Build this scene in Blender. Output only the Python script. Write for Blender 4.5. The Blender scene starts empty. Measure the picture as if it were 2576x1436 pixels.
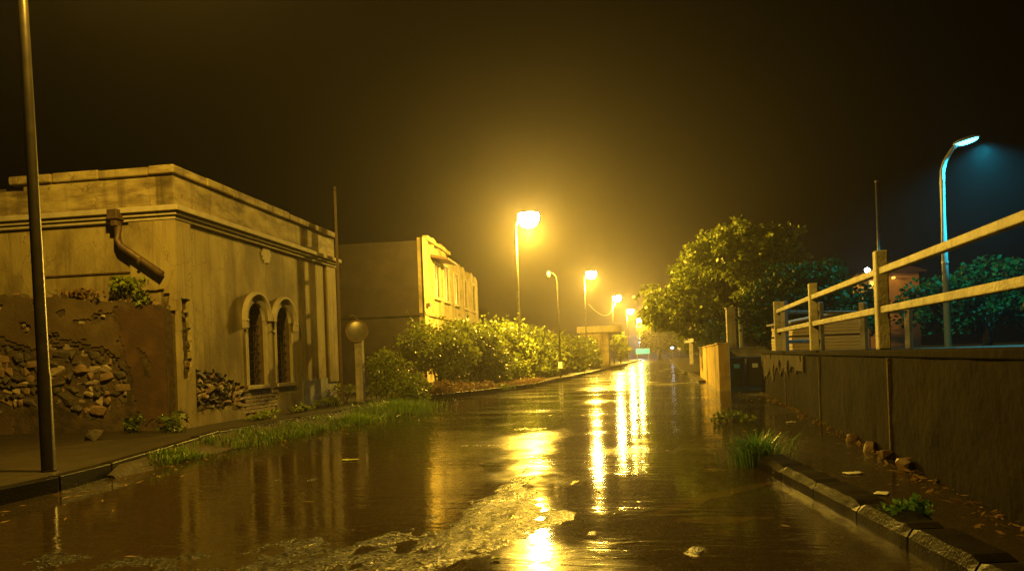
import bpy, bmesh, math, random
import numpy as np
from mathutils import Vector, Matrix, noise

R = math.radians
rng = random.Random(7)
S = bpy.context.scene
COL = S.collection

# ------------------------------------------------------------------ camera
cam_d = bpy.data.cameras.new("camera")
cam = bpy.data.objects.new("camera", cam_d)
COL.objects.link(cam)
cam_d.sensor_width = 36.0
cam_d.lens = 1900.0 / 2576.0 * 36.0
cam_d.shift_y = (902 - 718) / 2576.0
cam_d.clip_start = 0.05
cam_d.clip_end = 2000
YAW = math.atan(377.3 / 1900.0)
cam.matrix_world = (Matrix.Translation((0, 0, 1.2)) @ Matrix.Rotation(YAW, 4, 'Z')
                    @ Matrix.Rotation(R(90), 4, 'X') @ Matrix.Rotation(R(-2.1), 4, 'Z'))
S.camera = cam

# ------------------------------------------------------------------ night sky, exposure
W = bpy.data.worlds.new("World")
S.world = W
W.use_nodes = True
wn = W.node_tree.nodes
wbg = wn["Background"]
sky = wn.new("ShaderNodeTexSky")
sky.sky_type = 'NISHITA'
sky.sun_disc = False
sky.sun_elevation = R(-6)
sky.sun_rotation = R(120)
W.node_tree.links.new(sky.outputs[0], wbg.inputs[0])
wbg.inputs[1].default_value = 0.006

S.render.engine = 'CYCLES'
S.view_settings.view_transform = 'Standard'
S.view_settings.look = 'None'
S.view_settings.gamma = 1
S.view_settings.use_curve_mapping = False
S.view_settings.exposure = 0.0
cy = S.cycles
cy.use_denoising = True
cy.denoising_prefilter = 'NONE'
cy.use_adaptive_sampling = False
cy.max_bounces = 6
cy.diffuse_bounces = 2
cy.glossy_bounces = 3
cy.transmission_bounces = 3
cy.transparent_max_bounces = 8
cy.volume_bounces = 0
cy.sample_clamp_indirect = 4
cy.sample_clamp_direct = 0
cy.caustics_reflective = False
cy.caustics_refractive = False

# strengths of the lamps the place has
P_SODIUM = 9500.0
P_NEAR = 3200.0
P_CYAN = 3000.0
C_SODIUM = (1.0, 0.58, 0.045)
HAZE_DENSITY = 0.00105
HAZE_G = 0.84

# ------------------------------------------------------------------ materials
def nt(name):
    m = bpy.data.materials.new(name)
    m.use_nodes = True
    t = m.node_tree
    return m, t, t.nodes["Principled BSDF"]

def mat(name, c1, c2=None, scale=4.0, rough=0.7, bump=0.0, bscale=40.0, metal=0.0, stain=None,
        sscale=1.2, spec=0.5, stretch=None, island=False, coords='Object', detail=5.0, transl=.28, streak=None):
    m, t, b = nt(name)
    N, L = t.nodes, t.links
    b.inputs["Roughness"].default_value = rough
    b.inputs["Metallic"].default_value = metal
    b.inputs["Specular IOR Level"].default_value = spec
    tc = N.new("ShaderNodeTexCoord")
    src = tc.outputs[coords]
    if stretch:
        mp = N.new("ShaderNodeMapping")
        mp.inputs["Scale"].default_value = stretch
        L.new(src, mp.inputs[0])
        src = mp.outputs[0]
    col = None
    if c2 is None and not island:
        b.inputs["Base Color"].default_value = (*c1, 1)
    else:
        mx = N.new("ShaderNodeMix"); mx.data_type = 'RGBA'
        mx.inputs[6].default_value = (*c1, 1)
        mx.inputs[7].default_value = (*(c2 or c1), 1)
        if island:
            g = N.new("ShaderNodeNewGeometry")
            L.new(g.outputs["Random Per Island"], mx.inputs[0])
        else:
            n = N.new("ShaderNodeTexNoise")
            n.inputs["Scale"].default_value = scale
            n.inputs["Detail"].default_value = detail
            L.new(src, n.inputs["Vector"])
            cr = N.new("ShaderNodeValToRGB")
            cr.color_ramp.elements[0].position = 0.33
            cr.color_ramp.elements[1].position = 0.68
            L.new(n.outputs[0], cr.inputs[0])
            L.new(cr.outputs[0], mx.inputs[0])
        col = mx.outputs[2]
        if stain:
            n2 = N.new("ShaderNodeTexNoise")
            n2.inputs["Scale"].default_value = sscale
            n2.inputs["Detail"].default_value = 7
            n2.inputs["Roughness"].default_value = 0.65
            L.new(src, n2.inputs["Vector"])
            cr2 = N.new("ShaderNodeValToRGB")
            cr2.color_ramp.elements[0].position = 0.47
            cr2.color_ramp.elements[1].position = 0.66
            L.new(n2.outputs[0], cr2.inputs[0])
            mx2 = N.new("ShaderNodeMix"); mx2.data_type = 'RGBA'
            L.new(cr2.outputs[0], mx2.inputs[0])
            L.new(col, mx2.inputs[6])
            mx2.inputs[7].default_value = (*stain, 1)
            col = mx2.outputs[2]
        if streak:
            mp3 = N.new("ShaderNodeMapping"); mp3.inputs["Scale"].default_value = (5.5, 5.5, .28)
            L.new(tc.outputs[coords], mp3.inputs[0])
            n3 = N.new("ShaderNodeTexNoise"); n3.inputs["Scale"].default_value = 1.0; n3.inputs["Detail"].default_value = 6; n3.inputs["Roughness"].default_value = .7
            L.new(mp3.outputs[0], n3.inputs["Vector"])
            v3 = N.new("ShaderNodeTexVoronoi"); v3.feature = 'DISTANCE_TO_EDGE'; v3.inputs["Scale"].default_value = .8
            n4 = N.new("ShaderNodeTexNoise"); n4.inputs["Scale"].default_value = 3; n4.inputs["Detail"].default_value = 5
            L.new(tc.outputs[coords], n4.inputs["Vector"])
            va = N.new("ShaderNodeVectorMath"); va.operation = 'ADD'
            L.new(tc.outputs[coords], va.inputs[0]); L.new(n4.outputs["Color"], va.inputs[1])
            L.new(va.outputs[0], v3.inputs["Vector"])
            cr3 = N.new("ShaderNodeMapRange"); cr3.inputs[1].default_value = .52; cr3.inputs[2].default_value = .70; cr3.inputs[4].default_value = .75
            L.new(n3.outputs[0], cr3.inputs[0])
            cr4 = N.new("ShaderNodeMapRange"); cr4.inputs[1].default_value = .0; cr4.inputs[2].default_value = .012; cr4.inputs[3].default_value = .8; cr4.inputs[4].default_value = 0
            L.new(v3.outputs["Distance"], cr4.inputs[0])
            mxx = N.new("ShaderNodeMath"); mxx.operation = 'MAXIMUM'
            L.new(cr3.outputs[0], mxx.inputs[0]); L.new(cr4.outputs[0], mxx.inputs[1])
            mx3 = N.new("ShaderNodeMix"); mx3.data_type = 'RGBA'
            L.new(mxx.outputs[0], mx3.inputs[0]); L.new(col, mx3.inputs[6]); mx3.inputs[7].default_value = (*streak, 1)
            col = mx3.outputs[2]
        L.new(col, b.inputs["Base Color"])
        if island and transl > 0:
            td = N.new("ShaderNodeBsdfTranslucent"); L.new(col, td.inputs[0])
            ms = N.new("ShaderNodeMixShader"); ms.inputs[0].default_value = transl
            L.new(b.outputs[0], ms.inputs[1]); L.new(td.outputs[0], ms.inputs[2])
            L.new(ms.outputs[0], N["Material Output"].inputs[0])
    if bump > 0:
        nb = N.new("ShaderNodeTexNoise")
        nb.inputs["Scale"].default_value = bscale
        nb.inputs["Detail"].default_value = 6
        L.new(src, nb.inputs["Vector"])
        bp = N.new("ShaderNodeBump")
        bp.inputs["Strength"].default_value = bump
        bp.inputs["Distance"].default_value = 0.02
        L.new(nb.outputs[0], bp.inputs["Height"])
        L.new(bp.outputs[0], b.inputs["Normal"])
    return m

def emit(name, c, s):
    m, t, b = nt(name)
    b.inputs["Base Color"].default_value = (0.1, 0.1, 0.1, 1)
    b.inputs["Emission Color"].default_value = (*c, 1)
    b.inputs["Emission Strength"].default_value = s
    return m

M = {}
M['plaster'] = mat('aged_plaster', (.40, .33, .15), (.28, .22, .095), 1.6, .85, .35, 25, stain=(.15, .11, .055), sscale=.8, stretch=(1, 1, .55), streak=(.13, .095, .05))
M['parapet'] = mat('stained_parapet_plaster', (.48, .40, .19), (.24, .18, .08), 2.6, .85, .4, 22, stain=(.12, .085, .045), sscale=1.9, stretch=(.6, .6, 1.8), streak=(.10, .07, .04))
M['trim'] = mat('moulding_plaster', (.50, .44, .32), (.38, .33, .23), 5, .8, .25, 40)
M['mortar'] = mat('dark_earth_mortar', (.07, .05, .03), (.13, .09, .055), 9, .95, .8, 30)
M['stone_a'] = mat('lava_stone', (.05, .042, .032), (.13, .10, .075), 6, .75, .6, 30)
M['stone_b'] = mat('pale_rubble_stone', (.45, .37, .28), (.30, .23, .16), 6, .75, .5, 30)
M['stone_c'] = mat('brown_rubble_stone', (.20, .13, .08), (.30, .2, .12), 6, .8, .5, 30)
M['brick'] = mat('whitewashed_brick', (.46, .39, .28), (.34, .26, .17), 9, .85, .4, 40)
M['cement'] = mat('grey_cement_render', (.36, .35, .32), (.25, .24, .22), 4, .85, .5, 18, stain=(.14, .13, .11), sscale=2.5)
M['oldwall'] = mat('dirty_old_render', (.15, .105, .052), (.08, .052, .025), 2.4, .9, .6, 16, stain=(.10, .065, .04), sscale=1.7)
M['undercoat'] = mat('crumbled_undercoat', (.13, .09, .05), (.065, .043, .024), 5, .95, .8, 22, stain=(.035, .024, .014), sscale=2.6)
M['renderpatch'] = mat('pale_render_remnant', (.10, .073, .036), (.05, .036, .018), 4, .9, .6, 20, spec=.2, stain=(.03, .022, .012), sscale=2)
M['brightgrass'] = mat('bright_clump_blades', (.17, .30, .02), (.28, .40, .04), island=True, rough=.4)
M['brown'] = mat('red_brown_render', (.12, .065, .028), (.055, .03, .013), 3.0, .9, .5, 20, stain=(.08, .045, .025), sscale=1.5)
M['darkglass'] = mat('dark_window_glass', (.012, .011, .01), None, rough=.25)
M['iron'] = mat('rusty_iron', (.09, .06, .04), (.16, .10, .06), 12, .55, .2, 60, metal=.3)
M['polemetal'] = mat('galvanised_steel', (.24, .23, .21), (.17, .16, .15), 8, .38, .08, 40, metal=.7)
M['darkpole'] = mat('dark_painted_steel', (.03, .025, .02), (.05, .04, .03), 8, .35, .08, 40, metal=.4)
M['palepole'] = mat('pale_painted_steel', (.50, .52, .50), (.42, .44, .42), 6, .45, .08, 40)
M['housing'] = mat('lamp_housing_grey', (.30, .29, .27), (.24, .23, .22), 8, .5)
M['sodium'] = emit('sodium_lamp_glow', (1, .74, .34), 90)
M['sodium_n'] = emit('near_sodium_lamp_glow', (1, .74, .34), 40)
M['cyanlens'] = emit('cyan_lamp_glow', (.06, .72, 1), 14)
M['whitelens'] = emit('white_lamp_glow', (.8, .9, 1), 60)
M['farwhite'] = emit('far_white_lamp_glow', (.8, .9, 1), 7)
M['warmwin'] = emit('warm_window_light', (1, .55, .06), 2.2)
M['greensign'] = emit('green_sign_light', (.02, .9, .30), 1.6)
M['unlit'] = mat('unlit_lamp_glass', (.6, .58, .52), None, rough=.2)
M['pave'] = mat('wet_concrete_paving', (.05, .037, .022), (.03, .022, .013), 3, .5, .5, 30, stain=(.025, .02, .012), sscale=1.3)
M['kerb'] = mat('wet_kerb_stone', (.018, .015, .011), (.008, .006, .005), 7, .40, .30, 55, spec=.08)
M['soil'] = mat('wet_soil', (.055, .04, .022), (.03, .022, .013), 4, .7, .8, 14)
M['leaf'] = mat('hedge_leaves', (.09, .14, .014), (.19, .22, .032), island=True, rough=.42)
M['leafy'] = mat('yellow_green_shrub_leaves', (.17, .23, .016), (.29, .33, .035), island=True, rough=.45)  # yellow-green leaf tone, varied leaf by leaf
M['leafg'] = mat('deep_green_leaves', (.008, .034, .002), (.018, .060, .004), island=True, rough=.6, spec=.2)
M['grass'] = mat('verge_grass_blades', (.09, .17, .014), (.19, .25, .03), island=True, rough=.4)
M['tuft'] = mat('fresh_green_blades', (.10, .24, .06), (.19, .34, .11), island=True, rough=.32)
M['dry'] = mat('dry_weed_stems', (.22, .13, .05), (.30, .19, .07), island=True, rough=.7)
M['bark'] = mat('tree_bark', (.08, .06, .04), (.04, .03, .02), 10, .9, .8, 20)
M['conc'] = mat('pale_concrete', (.58, .53, .43), (.44, .40, .32), 5, .6, .4, 30, stain=(.22, .19, .15), sscale=2.2, streak=(.24, .20, .14))
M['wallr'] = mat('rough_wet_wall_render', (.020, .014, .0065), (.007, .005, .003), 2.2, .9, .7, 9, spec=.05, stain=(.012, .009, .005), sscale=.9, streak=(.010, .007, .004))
M['yellow'] = mat('ochre_wall_paint', (.60, .43, .13), (.48, .33, .09), 3, .7, .3, 20, stain=(.32, .22, .07), sscale=1.6)
M['wood'] = mat('weathered_boards', (.84, .70, .44), (.66, .52, .32), 3, .7, .4, 30, stretch=(1, 1, 9))
M['roofsheet'] = mat('dull_roof_sheet', (.36, .28, .18), (.26, .2, .13), 4, .7)
M['bin'] = mat('dark_brown_bin_plastic', (.014, .008, .006), (.022, .012, .01), 5, .5, spec=.25)
M['label'] = mat('white_paper_label', (.75, .75, .72), (.6, .6, .57), 12, .6)
M['rubber'] = mat('black_rubber', (.015, .015, .015), None, rough=.6)
M['white'] = mat('white_painted_plate', (.8, .8, .78), None, rough=.35)
M['mirrim'] = mat('faded_mirror_rim', (.24, .15, .08), (.17, .11, .06), 9, .6)
M['mirror'] = mat('convex_mirror_face', (.26, .23, .17), (.20, .18, .13), 6, .32, metal=.25)
M['oran'] = mat('orange_wall_paint', (.34, .18, .05), (.26, .13, .035), 3, .75, .2, 20)
M['tile'] = mat('clay_roof_tiles', (.06, .03, .018), (.04, .02, .012), 6, .8, .4, 20)
M['facade'] = mat('yellowish_facade', (.50, .42, .2), (.34, .27, .12), 1.2, .85, .4, 12, stain=(.15, .11, .05), sscale=.8, streak=(.13, .10, .05))
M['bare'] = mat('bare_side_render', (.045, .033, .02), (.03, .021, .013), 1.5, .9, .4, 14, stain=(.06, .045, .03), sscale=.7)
M['ground'] = mat('dark_open_ground', (.04, .035, .022), (.025, .02, .014), .5, .9, .4, 3)
M['lawn'] = mat('dark_lawn_earth', (.03, .045, .015), (.02, .03, .01), 2, .9, .6, 14)
M['reflection'] = mat('painted_reflection', (.22, .18, .11), (.10, .08, .045), 5, .5, .3, 40)  # pale tone of the windscreen reflections drawn onto the asphalt
M['paper'] = mat('wet_white_paper', (.75, .75, .72), (.62, .62, .6), 20, .5)
M['fallen'] = mat('yellow_green_leaf', (.35, .40, .08), (.45, .45, .12), 20, .35)
M['ochrestone'] = mat('ochre_stone', (.15, .085, .035), (.09, .048, .02), 7, .5, .4, 25)

def asphalt_mat():
    m, t, b = nt('wet_asphalt')
    N, L = t.nodes, t.links
    tc = N.new("ShaderNodeTexCoord")
    n = N.new("ShaderNodeTexNoise"); n.inputs["Scale"].default_value = .9; n.inputs["Detail"].default_value = 6
    L.new(tc.outputs["Object"], n.inputs["Vector"])
    n2 = N.new("ShaderNodeTexNoise"); n2.inputs["Scale"].default_value = 130; n2.inputs["Detail"].default_value = 3
    L.new(tc.outputs["Object"], n2.inputs["Vector"])
    mx = N.new("ShaderNodeMix"); mx.data_type = 'RGBA'
    mx.inputs[6].default_value = (.030, .026, .018, 1); mx.inputs[7].default_value = (.055, .045, .03, 1)
    L.new(n.outputs[0], mx.inputs[0])
    vc = N.new("ShaderNodeTexVoronoi"); vc.inputs["Scale"].default_value = 42
    L.new(tc.outputs["Object"], vc.inputs["Vector"])
    sc_ = N.new("ShaderNodeSeparateColor"); L.new(vc.outputs["Color"], sc_.inputs[0])
    ag = N.new("ShaderNodeMapRange"); ag.inputs[1].default_value = .45; ag.inputs[2].default_value = 1.0; ag.inputs[3].default_value = .25; ag.inputs[4].default_value = 2.4
    L.new(sc_.outputs[0], ag.inputs[0])
    mu = N.new("ShaderNodeMix"); mu.data_type = 'RGBA'; mu.blend_type = 'MULTIPLY'; mu.inputs[0].default_value = 1
    L.new(mx.outputs[2], mu.inputs[6]); L.new(ag.outputs[0], mu.inputs[7])
    L.new(mu.outputs[2], b.inputs["Base Color"])
    rg_ = N.new("ShaderNodeMapRange"); rg_.inputs[3].default_value = .14; rg_.inputs[4].default_value = .5
    b.inputs["Specular IOR Level"].default_value = .3
    L.new(sc_.outputs[1], rg_.inputs[0]); L.new(rg_.outputs[0], b.inputs["Roughness"])
    v = N.new("ShaderNodeTexVoronoi"); v.inputs["Scale"].default_value = 42
    L.new(tc.outputs["Object"], v.inputs["Vector"])
    ad = N.new("ShaderNodeMath"); ad.operation = 'ADD'
    L.new(v.outputs["Distance"], ad.inputs[0]); L.new(n2.outputs[0], ad.inputs[1])
    bp = N.new("ShaderNodeBump"); bp.inputs["Strength"].default_value = 1.0; bp.inputs["Distance"].default_value = .034
    L.new(ad.outputs[0], bp.inputs["Height"]); L.new(bp.outputs[0], b.inputs["Normal"])
    return m
M['asphalt'] = asphalt_mat()

def water_mat():
    m = bpy.data.materials.new('shallow_flood_water')
    m.use_nodes = True
    t = m.node_tree; N, L = t.nodes, t.links
    N.clear()
    out = N.new("ShaderNodeOutputMaterial")
    tr = N.new("ShaderNodeBsdfTransparent"); tr.inputs[0].default_value = (.80, .70, .50, 1)
    df = N.new("ShaderNodeBsdfDiffuse"); df.inputs[0].default_value = (.10, .07, .03, 1)
    md = N.new("ShaderNodeMixShader"); md.inputs[0].default_value = .28
    L.new(tr.outputs[0], md.inputs[1]); L.new(df.outputs[0], md.inputs[2])
    gl = N.new("ShaderNodeBsdfGlossy"); gl.inputs["Roughness"].default_value = .045
    fr = N.new("ShaderNodeFresnel"); fr.inputs[0].default_value = 1.36
    mx = N.new("ShaderNodeMixShader")
    tc = N.new("ShaderNodeTexCoord")
    mp = N.new("ShaderNodeMapping"); mp.inputs["Scale"].default_value = (.7, 1.9, 1.0)
    L.new(tc.outputs["Object"], mp.inputs[0])
    a = N.new("ShaderNodeTexNoise"); a.inputs["Scale"].default_value = 3.6; a.inputs["Detail"].default_value = 4; a.inputs["Distortion"].default_value = .6
    L.new(mp.outputs[0], a.inputs["Vector"])
    c = N.new("ShaderNodeTexNoise"); c.inputs["Scale"].default_value = .42; c.inputs["Detail"].default_value = 4
    L.new(mp.outputs[0], c.inputs["Vector"])
    cr = N.new("ShaderNodeValToRGB"); cr.color_ramp.elements[0].position = .42; cr.color_ramp.elements[1].position = .62
    cr.color_ramp.elements[0].color = (.2, .2, .2, 1)
    L.new(c.outputs[0], cr.inputs[0])
    # wind reaches the open far end of the road, the near end is sheltered
    sx = N.new("ShaderNodeSeparateXYZ"); L.new(tc.outputs["Object"], sx.inputs[0])
    mr = N.new("ShaderNodeMapRange"); mr.inputs[1].default_value = 8; mr.inputs[2].default_value = 45
    mr.inputs[3].default_value = 1.4; mr.inputs[4].default_value = 4.5
    L.new(sx.outputs[1], mr.inputs[0])
    ml = N.new("ShaderNodeMath"); ml.operation = 'MULTIPLY'
    L.new(cr.outputs[0], ml.inputs[0]); L.new(mr.outputs[0], ml.inputs[1])
    ro = N.new("ShaderNodeMapRange"); ro.inputs[1].default_value = 0; ro.inputs[2].default_value = 3
    ro.inputs[3].default_value = .05; ro.inputs[4].default_value = .13
    L.new(ml.outputs[0], ro.inputs[0])
    mq = N.new("ShaderNodeMapping"); mq.inputs["Scale"].default_value = (.30, .16, 1.0); mq.inputs["Location"].default_value = (1.7, 3.9, 0)
    L.new(tc.outputs["Object"], mq.inputs[0])
    e = N.new("ShaderNodeTexNoise"); e.inputs["Scale"].default_value = 1.0; e.inputs["Detail"].default_value = 5; e.inputs["Roughness"].default_value = .62
    L.new(mq.outputs[0], e.inputs["Vector"])
    er = N.new("ShaderNodeMapRange"); er.inputs[1].default_value = .50; er.inputs[2].default_value = .62
    er.inputs[3].default_value = 0; er.inputs[4].default_value = .22
    L.new(e.outputs[0], er.inputs[0])
    ea = N.new("ShaderNodeMath"); ea.operation = 'ADD'
    xr = N.new("ShaderNodeMapRange"); xr.inputs[1].default_value = -3.6; xr.inputs[2].default_value = -1.4
    L.new(sx.outputs[0], xr.inputs[0])
    em = N.new("ShaderNodeMath"); em.operation = 'MULTIPLY'
    L.new(er.outputs[0], em.inputs[0]); L.new(xr.outputs[0], em.inputs[1])
    L.new(ro.outputs[0], ea.inputs[0]); L.new(em.outputs[0], ea.inputs[1])
    L.new(ea.outputs[0], gl.inputs["Roughness"])
    bp = N.new("ShaderNodeBump"); bp.inputs["Distance"].default_value = .02
    st = N.new("ShaderNodeMath"); st.operation = 'MULTIPLY'; st.inputs[1].default_value = .30
    L.new(ml.outputs[0], st.inputs[0]); L.new(st.outputs[0], bp.inputs["Strength"])
    L.new(a.outputs[0], bp.inputs["Height"])
    L.new(bp.outputs[0], gl.inputs["Normal"]); L.new(bp.outputs[0], fr.inputs["Normal"])
    L.new(fr.outputs[0], mx.inputs[0]); L.new(md.outputs[0], mx.inputs[1]); L.new(gl.outputs[0], mx.inputs[2])
    L.new(mx.outputs[0], out.inputs[0])
    return m
M['water'] = water_mat()

# ------------------------------------------------------------------ object helpers
def obj(name, me, m=None, parent=None, loc=None, rot=None):
    o = bpy.data.objects.new(name, me)
    COL.objects.link(o)
    if m is not None and me is not None and len(me.materials) == 0:
        me.materials.append(m)
    if parent is not None:
        o.parent = parent
    if loc is not None:
        o.location = loc
    if rot is not None:
        o.rotation_euler = rot
    return o

def tag(o, label=None, cat=None, group=None, kind=None):
    if label: o['label'] = label
    if cat: o['category'] = cat
    if group: o['group'] = group
    if kind: o['kind'] = kind
    return o

def thing(name, label, cat, loc=(0, 0, 0), rz=0.0, group=None):
    o = bpy.data.objects.new(name, None)
    o.empty_display_size = .2
    COL.objects.link(o)
    o.location = loc
    o.rotation_euler = (0, 0, rz)
    return tag(o, label, cat, group)

class MB:
    def __init__(s):
        s.v, s.f = [], []
    def add(s, vs, fs):
        k = len(s.v)
        s.v.extend([tuple(p) for p in vs])
        s.f.extend([tuple(i + k for i in f) for f in fs])
        return s
    def box(s, c, d, rot=None):
        x, y, z = d[0] / 2, d[1] / 2, d[2] / 2
        vs = [Vector(p) for p in ((-x, -y, -z), (x, -y, -z), (x, y, -z), (-x, y, -z), (-x, -y, z), (x, -y, z), (x, y, z), (-x, y, z))]
        if rot is not None:
            vs = [rot @ p for p in vs]
        c = Vector(c)
        return s.add([p + c for p in vs], [(0, 3, 2, 1), (4, 5, 6, 7), (0, 1, 5, 4), (1, 2, 6, 5), (2, 3, 7, 6), (3, 0, 4, 7)])
    def bounds(s, a, b):
        return s.box([(a[i] + b[i]) / 2 for i in range(3)], [abs(b[i] - a[i]) for i in range(3)])
    def bar(s, p, q, w, h):
        p, q = Vector(p), Vector(q)
        d = q - p
        r = d.to_track_quat('X', 'Z').to_matrix()
        return s.box((p + q) / 2, (d.length, w, h), r)
    def tube(s, pts, rad, n=10, cap=True):
        pts = [Vector(p) for p in pts]
        if not hasattr(rad, '__len__'):
            rad = [rad] * len(pts)
        k = len(s.v)
        up0 = Vector((0, 0, 1))
        for i, p in enumerate(pts):
            t = (pts[min(i + 1, len(pts) - 1)] - pts[max(i - 1, 0)]).normalized()
            a = t.cross(up0)
            if a.length < 1e-3: a = t.cross(Vector((0, 1, 0)))
            a.normalize()
            b = t.cross(a).normalized()
            for j in range(n):
                w = 2 * math.pi * j / n
                s.v.append(tuple(p + (a * math.cos(w) + b * math.sin(w)) * rad[i]))
        for i in range(len(pts) - 1):
            for j in range(n):
                a, b = k + i * n + j, k + i * n + (j + 1) % n
                s.f.append((a, b, b + n, a + n))
        if cap:
            s.f.append(tuple(k + j for j in range(n))[::-1])
            s.f.append(tuple(k + (len(pts) - 1) * n + j for j in range(n)))
        return s
    def prism(s, poly, axis, a, b):
        # poly in the two other axes, extruded from a to b along axis
        def P(u, w, t):
            return {'x': (t, u, w), 'y': (u, t, w), 'z': (u, w, t)}[axis]
        n = len(poly)
        vs = [P(u, w, a) for u, w in poly] + [P(u, w, b) for u, w in poly]
        fs = [tuple(range(n)), tuple(range(2 * n - 1, n - 1, -1))]
        fs += [(i, i + n, (i + 1) % n + n, (i + 1) % n) for i in range(n)]
        return s.add(vs, fs)
    def ell(s, c, r, nu=14, nv=8, z0=-1.0, z1=1.0):
        k = len(s.v)
        for i in range(nv + 1):
            z = z0 + (z1 - z0) * i / nv
            q = math.sqrt(max(0.0, 1 - z * z)) + 1e-4
            for j in range(nu):
                w = 2 * math.pi * j / nu
                s.v.append((c[0] + r[0] * q * math.cos(w), c[1] + r[1] * q * math.sin(w), c[2] + r[2] * z))
        for i in range(nv):
            for j in range(nu):
                a, b = k + i * nu + j, k + i * nu + (j + 1) % nu
                s.f.append((a, b, b + nu, a + nu))
        s.f.append(tuple(k + j for j in range(nu))[::-1])
        s.f.append(tuple(k + nv * nu + j for j in range(nu)))
        return s
    def mesh(s, name):
        me = bpy.data.meshes.new(name)
        me.from_pydata(s.v, [], s.f)
        bm = bmesh.new(); bm.from_mesh(me)
        bmesh.ops.recalc_face_normals(bm, faces=bm.faces)
        bm.to_mesh(me); bm.free()
        return me
    def build(s, name, m, parent=None, smooth=False, bevel=0.0, loc=None, rot=None, raw=False):
        if raw:
            me = bpy.data.meshes.new(name); me.from_pydata(s.v, [], s.f); me.update()
        else:
            me = s.mesh(name)
        if smooth:
            me.polygons.foreach_set('use_smooth', [True] * len(me.polygons))
        o = obj(name, me, m, parent, loc, rot)
        if bevel > 0:
            b = o.modifiers.new('bevel', 'BEVEL'); b.width = bevel; b.segments = 2; b.limit_method = 'ANGLE'
        return o

def lerp_poly(pl, y):
    if y <= pl[0][0]: return pl[0][1]
    for (y0, x0), (y1, x1) in zip(pl, pl[1:]):
        if y <= y1:
            return x0 + (x1 - x0) * (y - y0) / (y1 - y0)
    return pl[-1][1]

def nz(x, y, z=0.0):
    return noise.noise(Vector((x, y, z)))

# ------------------------------------------------------------------ foliage helpers
def leaf_quad(mb, p, size, rg, up=0.35):
    d = Vector((rg.gauss(0, 1), rg.gauss(0, 1), rg.gauss(0, .7) - .15)).normalized()
    n = Vector((rg.gauss(0, 1), rg.gauss(0, 1), rg.gauss(0, 1) + up)).normalized()
    s = d.cross(n)
    if s.length < 1e-3: return
    s.normalize()
    L = size * rg.uniform(.7, 1.35); w = L * rg.uniform(.28, .45)
    p = Vector(p)
    k = len(mb.v)
    mb.v.extend([tuple(p), tuple(p + d * L * .5 + s * w), tuple(p + d * L), tuple(p + d * L * .5 - s * w)])
    mb.f.append((k, k + 1, k + 2, k + 3))

def clump(mb, c, r, n, size, rg):
    for _ in range(n):
        while True:
            q = Vector((rg.uniform(-1, 1), rg.uniform(-1, 1), rg.uniform(-1, 1)))
            if q.length < 1: break
        q = q.normalized() * (q.length ** .5)
        leaf_quad(mb, (c[0] + q.x * r[0], c[1] + q.y * r[1], c[2] + q.z * r[2]), size, rg)

def crown(mb, lobes, nclump, nleaf, size, rg, cr=.5):
    """leaf clumps spread through the shells of a few lobes"""
    tot = sum(l[1][0] * l[1][1] + l[1][2] ** 2 for l in lobes)
    cs = []
    for c, r in lobes:
        for _ in range(max(3, int(nclump * (r[0] * r[1] + r[2] ** 2) / tot))):
            d = Vector((rg.gauss(0, 1), rg.gauss(0, 1), rg.gauss(0, 1))).normalized()
            k = rg.uniform(.45, 1.05) ** .6
            p = (c[0] + d.x * r[0] * k, c[1] + d.y * r[1] * k, c[2] + d.z * r[2] * k)
            cs.append(p)
            q = cr * rg.uniform(.55, 1.25)
            clump(mb, p, (q, q, q * .7), nleaf, size, rg)
    return cs

def blade(mb, base, h, lean, az, w):
    b = Vector(base)
    d = Vector((math.cos(az), math.sin(az), 0))
    s = Vector((-math.sin(az), math.cos(az), 0)) * w
    p1 = b + Vector((0, 0, h * .6)) + d * lean * .3
    p2 = b + Vector((0, 0, h * (1 - .35 * min(1, lean / (h + 1e-6))))) + d * lean
    k = len(mb.v)
    mb.v.extend([tuple(b - s), tuple(b + s), tuple(p1 + s * .8), tuple(p1 - s * .8), tuple(p2)])
    mb.f.append((k, k + 1, k + 2, k + 3)); mb.f.append((k + 3, k + 2, k + 4))

def grass_tuft(name, label, loc, n, hr, spread, m, seed, group=None, cat='grass tuft'):
    rg = random.Random(seed)
    t = thing(name, label, cat, loc, 0, group)
    mb = MB()
    for _ in range(n):
        a = rg.uniform(0, 6.283); r = abs(rg.gauss(0, spread * .35))
        h = rg.uniform(*hr)
        az = a + rg.gauss(0, .5)
        blade(mb, (r * math.cos(a), r * math.sin(a), -.03), h, h * rg.uniform(.15, .95), az, rg.uniform(.004, .009))
    tag(mb.build('blades', m, t, raw=True), kind='stuff')
    return t

def weed(name, label, loc, r, n, size, m, seed, group=None, cat='plant', sticks=4):
    rg = random.Random(seed)
    t = thing(name, label, cat, loc, 0, group)
    st = MB()
    for i in range(sticks):
        a = rg.uniform(0, 6.28)
        st.tube([(0, 0, -.05), (r[0] * .3 * math.cos(a), r[1] * .3 * math.sin(a), r[2] * .7), (r[0] * .7 * math.cos(a), r[1] * .7 * math.sin(a), r[2] * 1.5)], [.012, .008, .004], 5)
    st.build('stem', M['bark'], t)
    mb = MB()
    for _ in range(max(4, n // 30)):
        q = [rg.gauss(0, .42) for _ in range(3)]
        c = (q[0] * r[0], q[1] * r[1], r[2] * (1 + .75 * max(-1, min(1, q[2] * 1.3))))
        clump(mb, c, (r[0] * .38, r[1] * .38, r[2] * .33), 30, size, rg)
    mb.build('foliage', m, t, raw=True)
    return t

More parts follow.
